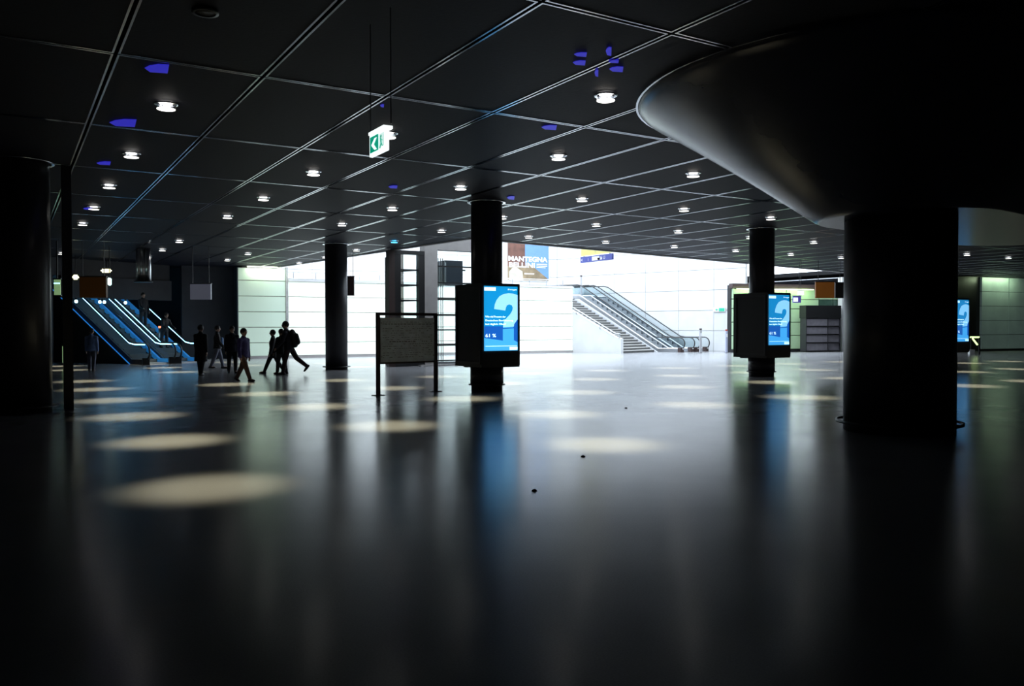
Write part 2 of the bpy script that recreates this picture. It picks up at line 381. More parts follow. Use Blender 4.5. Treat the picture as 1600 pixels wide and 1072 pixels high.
for f in (.1, 1.5, 3.3):
    q = stp(-.05, f, .95+max(0, f-.35)*.505-.03)-T; b = MB(); b.bar(q, q+Vector((0, 0, .27)), .03); b.build('rail_bracket', M_steel, st)

# ------------------------------------------------------------------ escalators
def escalator(name, label, base, du, dv, rise, width, flat0, flat1, M_side, M_rail, neon=False, group=None):
    """base: centre of the lower newel line; du runs up the slope (horizontal unit), dv across"""
    e = empty(name, base, label, 'escalator', group); du, dv = Vector(du), Vector(dv); Z = Vector((0, 0, 1))
    run = rise/math.tan(R(30)); a = flat0; c = flat0+run; t = c+flat1; w = width/2
    def P(s, v, z): return du*s+dv*v+Z*z
    for sd in (-1, 1):
        v = sd*w
        b = MB(); b.slab([P(a, v, 0), P(c, v, rise-.03), P(c+.3, v, rise-.03), P(c+.3, v, 0)], .16*sd, dv)
        b.build('truss_cladding', M_side, e)
        b = MB(); b.slab([P(.25, v-.02*sd, .0), P(a, v-.02*sd, 0), P(c, v-.02*sd, rise), P(t, v-.02*sd, rise), P(t, v-.02*sd, rise+.22), P(c, v-.02*sd, rise+.22), P(a, v-.02*sd, .22), P(.25, v-.02*sd, .22)], .1*sd, dv)
        b.build('skirt', (M_neonm if sd > 0 else M_wallD) if neon else M_steel, e)
        arc = [P(.35-.35*math.sin(k*math.pi/8), v, .55-.38*math.cos(k*math.pi/8)) for k in range(9)]
        g = arc+[P(a, v, .93), P(c, v, rise+.93), P(t, v, rise+.93), P(t, v, rise+.22), P(c, v, rise+.22), P(a, v, .22)]
        b = MB(); b.slab(g, .012, dv); b.build('balustrade_glass', M_bglass, e)
        path = arc+[P(a-.1, v, .935), P(a+.25, v, .99), P(c-.2, v, rise+.84), P(c+.15, v, rise+.94), P(t, v, rise+.94)]
        b = MB(); b.tube(path, .038, 8); b.build('handrail', M_rubber, e)
        if neon:
            off = Z*-.055
            b = MB(); b.tube([p+off for p in path[8:]], .02, 8); tag(b.build('light_tube', M_neon, e), 'glowing pale blue light tube under the handrail')
            b = MB(); b.tube([P(a, v+.17*sd, .02), P(c, v+.17*sd, rise), P(t, v+.17*sd, rise)], .022, 6); tag(b.build('edge_light', M_neond, e), 'dim blue edge strip')
        else:
            b = MB(); b.tube([P(.1, v, .22), P(a, v, .22), P(c, v, rise+.22), P(t, v, rise+.22)], .04, 8); b.build('deck_rail', M_rail, e)
        b = MB(); q = P(.28, v, .1); b.box(q.x-.14, q.y-.14, 0, q.x+.14, q.y+.14, .3); b.build('newel_foot', M_black if neon else M_brown, e)
    n = int(run/.4)
    for k in range(n+1):
        s = a+k*.4; z = (s-a)*math.tan(R(30)); b = MB()
        b.slab([P(s, -w+.1, z-.35), P(s+.4, -w+.1, z-.1), P(s+.4, -w+.1, z+.2), P(s, -w+.1, z+.2)], width-.2, dv); b.build('moving_step', M_riser if neon else M_estep, e)
    b = MB(); b.slab([P(.3, -w+.08, 0), P(a, -w+.08, 0), P(a, -w+.08, .06), P(.3, -w+.08, .06)], width-.16, dv); b.build('comb_plate', M_steel, e)
    b = MB(); b.slab([P(c+.1, -w+.08, rise-.3), P(t, -w+.08, rise-.3), P(t, -w+.08, rise), P(c+.1, -w+.08, rise)], width-.16, dv); b.build('top_plate', M_steel, e)
    return e
M_sidew = mat('grey_truss_cladding', (.5, .51, .54), .5)
uu = tuple(-SD)
escalator('escalator', 'white escalator with glass sides right beside the stone stairs', stp(4.98, -1.95), uu, tuple(SA), 3.6, 1.3, 1.9, 2.6, M_sidew, M_white)
escalator('escalator', 'farther white escalator with glass sides against the concrete wall', stp(6.7, -2.1), uu, tuple(SA), 3.6, 1.3, 1.9, 2.8, M_sidew, M_white)
# left, blue lit
LDn = Vector((math.sin(R(153)), math.cos(R(153)), 0)); LA = Vector((math.sin(R(63)), math.cos(R(63)), 0)); K1 = Vector((4.68, 39.71, 0))
def lep(k, t, z=0): q = K1+LA*k-LDn*t; return Vector((q.x, q.y, z))
escalator('escalator', 'blue lit dark escalator on the left, nearer the black column', lep(.65, -1.2), tuple(-LDn), tuple(LA), 5.2, 1.3, 1.2, 1.5, M_wallD, M_steel, True)
escalator('escalator', 'blue lit dark escalator on the right, with people descending', lep(2.25, -1.2), tuple(-LDn), tuple(LA), 5.2, 1.3, 1.2, 1.5, M_wallD, M_steel, True)

# dark walls on the left
b = MB(); b.box(7.6, 44.8, 0, 10.6, 45.1, CZ+.3); struct(b.build('wall_dark_panel', M_wallD), 'plain dark wall left of the greenish lit glass', 'wall')
b = MB(); b.box(10.2, 43.9, 0, 10.6, 44.85, CZ+.3); struct(b.build('trim_5', M_wallD), 'dark corner beside the greenish lit glass', 'trim')
b = MB(); b.box(X0, 50, 0, 10.6, 50.3, CZ+5); struct(b.build('wall_stairwell', M_wallD), 'dark wall behind the blue escalators', 'wall')
b = MB(); b.box(10.35, 43.6, 0, 10.6, 60, CZ+8); struct(b.build('wall_partition', M_wallD), 'dark partition right of the blue escalators', 'wall')
b = MB(); b.slab([lep(-1.1, 3.6, 3.0), lep(4.6, 3.6, 3.0), lep(4.6, 3.6, 4.0), lep(-1.1, 3.6, 4.0)], .3, tuple(-LDn)); b.slab([lep(-6, 3.75, 4.0), lep(4.6, 3.75, 4.0), lep(4.6, 3.75, CZ+.25), lep(-6, 3.75, CZ+.25)], .15, tuple(-LDn)); struct(b.build('trim_6', M_wallD), 'dark bulkhead beam across the heads of the blue escalators', 'beam')
b = MB(); b.slab([lep(-14, 3.4, 0), lep(-1.6, 3.4, 0), lep(-1.6, 3.4, CZ+.25), lep(-14, 3.4, CZ+.25)], .3, tuple(-LDn)); struct(b.build('wall_dark_left', M_wallD), 'dark wall left of the blue escalators', 'wall')

# ------------------------------------------------------------------ columns
def column(x, y, r, label, skirt=True, group='charcoal columns'):
    c = empty('column', (x, y, 0), label, 'column')
    MB().lathe([(r, .0), (r, CZ+.1)], n=48).build('shaft', M_dark, c)
    if skirt:
        MB().lathe([(r*1.06, .17), (r*1.06, .62)], n=48).build('skirt', M_dark, c)
        MB().lathe([(r*1.0, .14), (r*1.17, .14), (r*1.17, .17), (r, .17)], n=48, close=False).build('kick_ring', M_black, c)
    else: MB().lathe([(r*1.0, .10), (r*1.25, .10), (r*1.25, .13), (r, .13)], n=48, close=False).build('kick_ring', M_black, c)
    MB().lathe([(r+.03, CZ-.02), (r+.09, CZ-.02), (r+.09, CZ+.0), (r+.03, CZ+.0)], n=48, close=False).build('ceiling_collar', M_rim, c)
    return c
column(10.42, 18.22, .40, 'round dark column carrying the middle advertising kiosk')
column(10.72, 30.35, .42, 'round dark column nearest the greenish glass wall', False)
column(20.95, 18.58, .40, 'round dark column carrying the right-hand advertising kiosk')
column(31.1, 18.5, .40, 'dark column seen just right of the largest column')
column(.22, 18.35, .50, 'wide black column at the left edge of the view', False)

# big column with funnel shaped capital
BX, BY = 11.78, 7.72
bc = empty('funnel_column', (BX, BY, 0), 'massive black round column flaring into a broad ceiling funnel', 'column')
MB().lathe([(.80, 0), (.80, 3.3)], n=64).build('shaft', M_dark, bc)
kr = MB(); kr.lathe([(.885, .12), (.91, .12), (.91, .16), (.885, .16)], n=64, close=False)
for k in range(8):
    t = k*math.pi/4+.3; kr.bar((.78*math.cos(t), .78*math.sin(t), .14), (.9*math.cos(t), .9*math.sin(t), .14), .03)
kr.build('kick_rail', M_black, bc)
def stadium(c0, c1, r, n=20):
    d = (c1-c0).normalized(); nrm = Vector((-d.y, d.x)); pts = []
    for k in range(n+1):
        t = math.pi/2+math.pi*k/n; pts.append(c0+(d*math.cos(t)+nrm*math.sin(t))*r)
    for k in range(n+1):
        t = -math.pi/2+math.pi*k/n; pts.append(c1+(d*math.cos(t)+nrm*math.sin(t))*r)
    return pts
B0, B1, Br = Vector((BX+.1, BY-.1)), Vector((BX+4.6, BY+.4)), 1.32
prof = [(0, CZ+.06), (.0, CZ-.03), (.012, CZ-.07), (.05, CZ-.13), (.12, CZ-.22), (.25, CZ-.40), (.45, CZ-.69), (.65, CZ-1.0), (.82, CZ-1.27), (.93, CZ-1.45), (.97, CZ-1.51), (1.0, CZ-1.54)]
cm = MB(); rings = []
for t, z in prof:
    rings.append([cm.bm.verts.new((p.x-BX, p.y-BY, z)) for p in stadium(CAPc.lerp(B0, t), CAPe.lerp(B1, t), CAPr+(Br-CAPr)*t, 28)])
for k in range(len(rings)-1):
    n = len(rings[k])
    for t in range(n): cm.bm.faces.new((rings[k][t], rings[k][(t+1) % n], rings[k+1][(t+1) % n], rings[k+1][t])).smooth = True
cm.bm.faces.new(rings[-1]); cm.build('capital', M_cap, bc)
rm = MB(); o_ = stadium(CAPc, CAPe, CAPr+.035, 40); i_ = stadium(CAPc, CAPe, CAPr+.005, 40); n = len(o_)
R4 = [[rm.bm.verts.new((p.x-BX, p.y-BY, z)) for p in ps] for ps, z in ((o_, CZ+.03), (o_, CZ-.03), (i_, CZ-.03), (i_, CZ+.03))]
for k in range(3):
    for t in range(n): rm.bm.faces.new((R4[k][t], R4[k][(t+1) % n], R4[k+1][(t+1) % n], R4[k+1][t]))
tag(rm.build('capital_rim', M_rim, bc), 'thin bright metal ring where the funnel meets the ceiling')

# ------------------------------------------------------------------ advertising kiosks round the columns
SCREENS = (M_scr, M_scr2, M_scr3, M_scr4, M_wprint)
def dimmed(m, f):
    c = m.copy(); c.node_tree.nodes['Principled BSDF'].inputs['Emission Strength'].default_value *= f; return c
def kiosk(cx, cy, label, f=1):
    M_scr, M_scr2, M_scr3, M_scr4, M_wprint = [dimmed(m, f) for m in SCREENS]
    k = empty('advertising_kiosk', (cx, cy, .62), label, 'kiosk')
    w, d, h = .545, .70, 2.08
    b = MB(); t = .06                                       # four casing walls round the column
    b.box(-w, -d, 0, w, d, .06); b.box(-w, -d, h-.06, w, d, h)
    b.box(-w, -d+t, .06, -w+t, d-t, h-.06); b.box(w-t, -d+t, .06, w, d-t, h-.06); b.box(-w, d-t, .06, w, d, h-.06)
    b.box(-w, -d, .06, w, -d+t, h-.06)
    b.build('casing', M_black, k)
    b = MB()
    for x in (-w-.02, ): 
        b.box(x, -d+.04, .08, x+.02, -d+.10, h-.08); b.box(x, d-.14, .08, x+.02, d-.08, h-.08)
        b.box(x, -d+.1, h-.14, x+.02, d-.14, h-.08); b.box(x, -d+.1, .08, x+.02, d-.14, .14)
    b.build('side_frame', M_dark, k)
    b = MB(); b.box(-w, -d-.02, .04, w, -d, .40); b.box(-w, -d-.02, h-.06, w, -d, h-.02); b.box(-w, -d-.02, .40, -w+.055, -d, h-.06); b.box(w-.055, -d-.02, .40, w, -d, h-.06)
    b.build('front_frame', M_black, k)
    sw, z0, z1 = w-.06, .41, h-.07; y = -d-.012
    s = MB().box(-sw, y, z0, sw, -d+.002, z1).build('screen', M_scr, k)
    SW, SH = 2*sw, z1-z0
    def pt(x, yy): return ((x-110)/273*SW-sw, (675-yy)/572*SH+z0)
    def shape(name, pts, m, dy):
        b = MB(); q = [pt(*p) for p in pts]; b.slab([(x, y-dy, z) for x, z in q], .002, (0, -1, 0)); return b.build(name, m, s)
    shape('blue_field', [(111, 460), (382, 460), (382, 674), (111, 674)], M_scr4, .001)
    shape('deep_blue_field', [(111, 458), (262, 458), (262, 585), (111, 560)], M_scr2, .003)
    shape('deep_blue_field', [(348, 420), (382, 390), (382, 600), (348, 580)], M_scr2, .003)
    shape('question_mark', [(190, 305), (195, 265), (210, 225), (235, 190), (270, 170), (310, 163), (345, 166), (382, 178), (382, 395), (365, 420), (352, 440), (350, 460), (262, 466), (262, 455), (268, 420), (290, 385), (320, 350), (338, 318), (342, 290), (334, 270), (312, 262), (293, 272), (285, 292), (280, 318)], M_scr3, .006)
    shape('question_dot', [(260, 478), (350, 474), (350, 578), (260, 582)], M_scr3 if False else M_scr4, .006)
    shape('question_dot_edge', [(260, 474), (350, 468), (350, 476), (260, 482)], M_scr2, .008)
    shape('white_label', [(112, 115), (203, 115), (203, 145), (112, 145)], M_wprint, .006)
    shape('white_label', [(315, 642), (380, 642), (380, 668), (315, 668)], M_wprint, .006)
    shape('white_rule', [(120, 631), (378, 631), (378, 635), (120, 635)], M_wprint, .006)
    for tx, yy, sz, wf in (('Wie viel Prozent der', 380, .062, 165), ('Deutschen Bevölkerung', 413, .062, 225), ('isst täglich Obst?', 445, .062, 165), ('61 %', 553, .115, 84)):
        x, z = pt(118, yy); text(tx, sz, M_wprint, s, (x, y-.012, z), wfit=wf/273*SW, bold=.001)
    for yy in (131, 655):
        pass
    x, z = pt(300, 136); text('Frage', .05, M_wprint, s, (x, y-.012, z), wfit=72/273*SW)
    MB().box(-w+.2, d-.3, -.04, w-.2, d-.1, .0).build('bracket', M_black, k)
    # light thrown by the display
    l = bpy.data.lights.new('screen_light', 'AREA'); l.shape = 'RECTANGLE'; l.size = SW; l.size_y = SH; l.energy = 6; l.color = (.15, .55, 1)
    lo = bpy.data.objects.new('screen_light', l); COL.objects.link(lo); lo.parent = k; lo.location = (0, -d-.05, (z0+z1)/2); lo.rotation_euler = (R(90), 0, 0)
    return k
kiosk(10.42, 18.22, 'black advertising kiosk with lit question-mark screen, middle of the hall')
kiosk(20.95, 18.58, 'black advertising kiosk with lit question-mark screen, right of the atrium', .6)
kiosk(31.1, 18.5, 'black advertising kiosk half hidden behind the massive column', .45)

# ------------------------------------------------------------------ notice board
p0, p1 = at(591, 618), at(681, 612)
nb = empty('notice_board', (p0.x, p0.y, 0), 'free-standing notice board with grey timetable sheet on two brown posts', 'notice board', rz=math.atan2(p1.y-p0.y, p1.x-p0.x)); L = (p1-p0).length
for x in (0, L):
    b = MB(); b.box(x-.045, -.03, .0, x+.045, .03, 1.97); b.build('post', M_brown, nb)
    b = MB(); b.box(x-.13, -.09, 0, x+.13, .09, .015); b.build('foot_plate', M_brown, nb)
MB().box(.045, -.03, 1.90, L-.045, .03, 1.97).build('top_rail', M_brown, nb)
M_sheet = mat('timetable_sheet', (.74, .82, .88), .5, var=.12, scale=6)
bd = MB().box(.06, -.02, .78, L-.06, .02, 1.85).build('board', M_sheet, nb)
MB().box(.05, -.028, .74, L-.05, .028, .78).build('bottom_rail', M_brown, nb)
b = MB()
for r in range(17):
    x = .12; z = 1.74-r*.053
    while x < L-.16:
        w = random.uniform(.02, .1)
        if random.random() < (.9 if r in (1, 9) else .6): b.box(x, -.024, z, min(x+w, L-.12), -.0205, z+(.018 if r in (1, 9) else .009))
        x += w+.03
tag(b.build('printed_rows', mat('dark_print', (.1, .1, .1), .6), bd), kind='stuff')
MB().box(.08, -.026, 1.815, .42, -.0205, 1.84).build('header_strip', M_white, bd)
for x in (.07, L-.1):
    b = MB(); b.box(x, -.03, .9, x+.03, .03, .94); b.box(x, -.03, 1.7, x+.03, .03, 1.74); b.build('clamp', M_steel, nb)

# ------------------------------------------------------------------ glass lift in a concrete portal
la, lb = at(664, 573), at(684, 572)
LY = 31.1
def bx_at(px): return atp(px, 500, (0, LY, 0), Vector((0, 1, 0))).x
xa, xb, xc = bx_at(664), bx_at(684), bx_at(760)
zt = atp(700, 391, (0, LY, 0), Vector((0, 1, 0))).z
lf = empty('glass_lift', (xa, LY, 0), 'glass lift shaft with steel crossbars in a grey concrete portal', 'lift')
MB().box(0, 0, 0, xb-xa, .5, 9).build('portal_pillar', M_concg, lf)
MB().box(xb-xa, 0, zt, xc-xa+.5, .5, 9).build('portal_header', M_concg, lf)
MB().box(xc-xa, 0, 0, xc-xa+.5, .5, zt).build('portal_pillar', M_concg, lf)
zs = [.12, .85, 1.5, 2.15, 2.85, 3.5, 4.2]
MB().box(xb-xa, .1, -.0, xc-xa, .3, .12).build('sill', M_steel, lf)
MB().box(xb-xa-.9, -.25, 0, xc-xa, .0, .05).build('threshold', M_concg, lf)
for z in zs:
    MB().box(xb-xa, .16, z-.03, xc-xa, .24, z+.03).build('crossbar', M_black, lf)
    MB().box(xb-xa, 1.9, z-.03, xc-xa, 1.98, z+.03).build('crossbar', M_black, lf)
for z0, z1 in zip(zs, zs[1:]+[zt]):
    MB().box(xb-xa+.01, .19, z0+.03, xc-xa-.01, .205, z1-.03).build('glass_pane', M_glass, lf)
for px in (695, 698.5, 702.5, 705.5):
    x = bx_at(px)-xa; MB().box(x-.012, .8, 0, x+.012, .83, 4.6).build('guide_cable', M_black, lf)
x0 = bx_at(706)-xa
cab = MB().box(x0, .6, 3.45, x0+.85, 1.8, 4.5).build('lift_car', mat('lift_car_glass', (.06, .07, .09), .3), lf)
MB().box(x0-.05, .55, 3.4, x0+.95, 1.85, 3.46).build('car_floor', M_steel, cab)
MB().box(x0-.01, .55, 3.5, x0+.02, .6, 4.4).build('car_frame', M_steel, cab)
# dark framed glass bay on the lift's left
xd, xe, xf, xg = bx_at(608), bx_at(617.5), bx_at(627), bx_at(655)
gb = empty('glazed_bay', (xd, LY, 0), 'dark framed glass bay between brown pillar and grey concrete portal', 'glass bay')
MB().box(0, 0, 0, xe-xd, .3, CZ-.05).build('pillar', M_brown, gb)
MB().box(xe-xd, .02, 0, xf-xd, .28, CZ-.05).build('post', M_black, gb)
MB().box(xg-xd, .02, 0, xa-xd-.01, .28, CZ-.05).build('post', M_black, gb)
MB().box(xe-xd, 0.0, 4.62, xa-xd-.01, .28, CZ-.02).build('head_beam', M_black, gb)
MB().box(xf-xd, .02, 0, xg-xd, .28, 1.95).build('lower_panel', M_black, gb)
MB().box(xf-xd-.02, 1.58, 0, xf-xd+.05, 1.65, 4.6).build('rear_post', M_black, gb)
for py0, py1 in ((421, 417), (445, 442), (469, 467)):
    za = atp(627, py0, (0, LY, 0), Vector((0, 1, 0))).z
    MB().box(xf-xd, .08, za-.03, xg-xd, .14, za+.03).build('transom', M_black, gb)
    b = MB(); b.bar((xf-xd, 1.6, za-.02), (xg-xd, .2, za+.0), .05); b.build('transom', M_black, gb)
MB().box(xf-xd, .10, 1.95, xg-xd, .112, 4.62).build('glass_pane', M_glass, gb)
MB().box(xf-xd, .2, 1.95, xf-xd+.2, .22, 4.62).build('side_glass', glass_mat('grey_side_glass', (.4, .38, .36)), gb)

# ------------------------------------------------------------------ shop front (green lit) on the right
g0 = Vector((38.45, 36.35, 0)); g1 = Vector((46.4, 34.25, 0)); GU = (g1-g0).normalized(); GV = Vector((-GU.y, GU.x, 0)); GL = (g1-g0).length
sh = struct(MB().slab([g0+GV*.3, g1+GV*.3, g1+GV*.3+Vector((0, 0, 4.22)), g0+GV*.3+Vector((0, 0, 4.22))], .4, GV).build('wall_shopfront', M_black), 'green lit glass shop front right of the escalators', 'shop front')
def gq(px): n = GV; p = atp(px, 500, g0, n); return (p-g0).dot(GU)
def gp(s, z, off=0): q = g0+GU*s+GV*off; return Vector((q.x, q.y, z))
def gbox(name, s0, s1, z0, z1, m, parent, off=0, th=.2):
    b = MB(); b.slab([gp(s0, z0, off), gp(s1, z0, off), gp(s1, z1, off), gp(s0, z1, off)], th, GV); return b.build(name, m, parent)
zr = [.18, 1.05, 1.9, 2.75, 3.35, 4.02]
sc = [0, 2.0, 3.9, gq(1281), gq(1303), gq(1319)]
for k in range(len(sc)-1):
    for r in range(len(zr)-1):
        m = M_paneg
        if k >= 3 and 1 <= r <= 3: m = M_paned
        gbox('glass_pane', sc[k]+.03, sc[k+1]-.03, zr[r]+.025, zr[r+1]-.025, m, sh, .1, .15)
gbox('plinth', 0, GL, 0, .18, M_black, sh, .02, .28); gbox('header', -.1, GL, 4.02, 4.3, M_brown, sh, -.05, .4)
sl = empty('strip_lamp', gp(2.2, 3.98, -.05), 'pale green strip lamp over the shop front glass', 'lamp', rz=math.atan2(GU.y, GU.x))
MB().box(-2.0, -.04, -.03, 3.6, .04, .02).build('lamp_tube', mat('green_tube', (.8, 1, .6), emit=1.2, ecol=(.75, 1, .55)), sl)
area_light('strip_lamp_light_green', gp(2.9, 3.95, -.45), 5.4, .12, 70, (.72, 1, .5), (R(40), 0, math.atan2(GU.y, GU.x)))
# dark shelving cabinet before it
s0, s1 = gq(1248), gq(1303)
cb = empty('shelf_cabinet', gp(s0, 0, -.75), 'dark grey shelving cabinet with black header before the green glass', 'cabinet', rz=math.atan2(GU.y, GU.x))
CW = (s1-s0)*.97
MB().box(0, 0, 0, CW, .6, .08).build('base', M_black, cb); MB().box(0, .55, .08, CW, .6, 2.15).build('back_panel', M_dark, cb)
M_cab = mat('grey_cabinet_door', (.16, .15, .17), .5, var=.15, scale=4)
for x in (0, CW*.62, CW-.05): MB().box(x, 0, .08, x+.05, .55, 2.15).build('side_panel', M_dark, cb)
for k in range(4):
    z = .1+k*.52; MB().box(.05, .03, z, CW*.62, .07, z+.44).build('drawer_front', M_cab, cb)
    MB().box(CW*.62+.05, .1, z, CW-.05, .14, z+.44).build('drawer_front', M_cab, cb)
    MB().box(.05, .0, z+.44, CW-.05, .5, z+.47).build('shelf', M_black, cb)
MB().box(-.04, -.03, 2.15, CW+.02, .62, 2.95).build('header', M_black, cb)
# pale pillar at the shop's right end
b = MB(); b.slab([gp(gq(1309), 0, -.4), gp(gq(1309)+.9, 0, -.4), gp(gq(1309)+.9, 4.8, -.4), gp(gq(1309), 4.8, -.4)], .4, GV)
struct(b.build('trim_7', M_conc), 'pale pillar visible just left of the massive column', 'pillar')
# hall wall at the right end, grey green glass
rw0 = at(1533, 549); RWn = Vector((-math.sin(R(-8)), math.cos(R(-8)), 0)); RWu = Vector((math.cos(R(-8)), math.sin(R(-8)), 0))
def rp(s, z, off=0): q = rw0+RWu*s+RWn*off; return Vector((q.x, q.y, z))
b = MB(); b.slab([rp(-6, 0, .2), rp(9, 0, .2), rp(9, CZ+.3, .2), rp(-6, CZ+.3, .2)], .3, RWn); rw = struct(b.build('wall_glass_right', M_black), 'grey green glass wall right of the massive column', 'wall')
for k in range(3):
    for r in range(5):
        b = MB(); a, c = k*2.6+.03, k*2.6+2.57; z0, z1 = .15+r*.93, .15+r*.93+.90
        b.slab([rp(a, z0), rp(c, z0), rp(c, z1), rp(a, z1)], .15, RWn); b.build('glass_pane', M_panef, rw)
area_light('wall_wash', rp(1.6, 4.7, -.6), 3.0, .15, 45, (.75, 1, .6), (R(40), 0, R(-8)))

# ------------------------------------------------------------------ ceiling downlights
def make_lamp():
    t = empty('downlight', (0, 0, CZ), 'x', 'lamp', 'round downlights in the dark ceiling')
    MB().lathe([(.125, .0), (.16, .0), (.16, -.018), (.125, -.018)], n=20, close=False).build('trim_ring', M_rim, t)
    MB().lathe([(.0005, -.012), (.088, -.006), (.088, .004), (.0005, .004)], n=20).build('lens', M_lamp, t)
    MB().lathe([(.0005, -.085), (.125, -.083), (.125, -.078), (.0005, -.078)], n=20).build('glass_disc', M_disc, t)
    b = MB()
    for k in range(3):
        a = k*2.094; b.bar((.13*math.cos(a), .13*math.sin(a), 0), (.13*math.cos(a), .13*math.sin(a), -.08), .006)
    b.build('hanger_rods', M_steel, t)
    return t
lamp0 = make_lamp(); first = True
LX, LYs = 1.94, 12.53
ORD = ['first', 'second', 'third', 'fourth', 'fifth', 'sixth', 'seventh', 'eighth', 'ninth', 'tenth', 'eleventh', 'twelfth']
spd = bpy.data.lights.new('downlight_beam', 'SPOT'); spd.energy = SPOT_W; spd.spot_size = R(24); spd.spot_blend = 1; spd.color = (1, .92, .62); spd.shadow_soft_size = .22
skip = {(0, 5), (1, 4), (2, 4), (2, 5)}
def place_lamp(x, y, label, cyan=False):
    global first
    o = lamp0 if first else copy_tree(lamp0); first = False
    o.location = (x, y, CZ-.005); o['label'] = label
    if cyan:
        for ch in o.children:
            if ch.name.startswith(('lens', 'glass_disc')):
                ch.data = ch.data.copy(); ch.data.materials[0] = M_lampc
    else:
        s = bpy.data.objects.new('downlight_beam', spd); COL.objects.link(s); s.location = (x, y, CZ-.12)
for i in range(12):
    k = 0
    for j in range(8):
        x, y = LX+i*2*DX, LYs+j*DY
        if (i, j) in skip: continue
        if y > 26.5 and x > 12.5: continue
        if y > fy(x)-.5 and x > A0.x-1: continue
        if in_cap(x, y): continue
        row = 'the leftmost row' if i == 0 else ('the %s row from the left' % ORD[i])
        place_lamp(x, y, 'round downlight, %s from the near end of %s' % (ORD[k], row) if not (i == 3 and j == 4) else 'small cyan downlight above the dark framed glass bay', i == 3 and j == 4)
        k += 1
place_lamp(7.0, 8.95, 'nearest downlight in view, left of the funnel capital')
e = empty('recessed_downlight', (1.72, 8.68, CZ-.03), 'deep recessed dark downlight above the largest floor light pool', 'lamp')
MB().lathe([(.10, -.0), (.13, -.0), (.13, .03), (.10, .03)], n=24, close=False).build('baffle', M_black, e); MB().lathe([(.0005, .01), (.10, .01), (.10, .03), (.0005, .03)], n=20).build('louvre', M_black, e)
spn = spd.copy(); spn.energy = SPOT_W*.7; o = bpy.data.objects.new('downlight_beam', spn); COL.objects.link(o); o.location = (1.72, 8.68, CZ-.22)

LAMPS = [o for o in COL.objects if o.name.startswith('downlight') and o.type == 'EMPTY']
# blue light leaking by the lamps, painted as thin emissive ceiling patches
BL = [(245, 107, 38, 15, 'largest painted blue glow beside the nearest left lamp'), (192, 192, 42, 13, 'painted blue glow before the second left lamp'), (162, 255, 22, 6, 'small painted blue glow before the third left lamp'),
      (137, 326, 14, 4, 'tiny painted blue glow left of the fourth left lamp'), (907, 85, 20, 7, 'upper painted blue glow left of the starred group above the nearest lamp'), (905, 98, 20, 8, 'lower painted blue glow left of the starred group above the nearest lamp'),
      (951, 80, 9, 15, 'upright painted blue glow above the nearest lamp'), (959, 96, 16, 5, 'bright painted blue glow right above the nearest lamp'), (963, 108, 22, 9, 'broad painted blue glow right above the nearest lamp'), (932, 114, 6, 12, 'short upright painted blue glow over the nearest lamp'),
      (858, 199, 24, 8, 'painted blue glow above the lamp left of the funnel rim'), (614, 292, 14, 5, 'painted blue glow left of the middle kiosk column'), (798, 309, 12, 6, 'painted blue glow right of the middle kiosk column'),
      (597, 165, 6, 5, 'painted blue glow spot above the green exit sign'), (1083, 231, 7, 4, 'tiny painted blue glow spot at the funnel edge')]
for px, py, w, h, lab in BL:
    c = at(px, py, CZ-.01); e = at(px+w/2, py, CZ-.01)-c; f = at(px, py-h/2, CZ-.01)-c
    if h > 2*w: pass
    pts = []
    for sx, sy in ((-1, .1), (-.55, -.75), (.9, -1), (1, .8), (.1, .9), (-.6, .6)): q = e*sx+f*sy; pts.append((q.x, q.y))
    b = MB(); b.prism(pts, -.004, .004); o = b.build('blue_glow_patch', M_blue); o.location = c
    tag(o, lab, 'glow patch', 'painted blue glow patches on the ceiling')

# ------------------------------------------------------------------ hanging signs
M_sgreen = mat('exit_green', (.0, .25, .15), .4, emit=.7, ecol=(.0, .42, .28)); M_swhite = mat('exit_white', (.9, .95, .95), .4, emit=1.15, ecol=(.92, 1, 1))
M_orange2 = mat('dark_orange_sign', (.13, .055, .01), .5, var=.05, scale=3, emit=.012, ecol=(.6, .25, .05))  # darker orange with weaker emission than the other orange sign
M_orange = mat('orange_sign', (.35, .13, .02), .5, var=.05, scale=3); M_orange.node_tree.nodes['Principled BSDF'].inputs['Emission Color'].default_value = (.6, .2, .03, 1)
M_orange.node_tree.nodes['Principled BSDF'].inputs['Emission Strength'].default_value = .07
def wires(parent, xs, z0, ztop, y=0):
    for x in xs: MB().box(x-.004, y-.004, z0, x+.004, y+.004, ztop).build('suspension_rod', M_dark, parent)
# exit sign seen nearly edge-on
ex = atd(577.5, 246, 8.6); xs = empty('exit_sign', (ex.x, ex.y, 0), 'lit green and white exit sign hanging edge-on from the ceiling', 'sign', rz=math.pi/2)
ex2 = atp(603, 236, (ex.x, 0, 0), Vector((1, 0, 0))); SL = ex2.y-ex.y; Zb = ex.z; Zt = atp(577.5, 213, (ex.x, 0, 0), Vector((1, 0, 0))).z
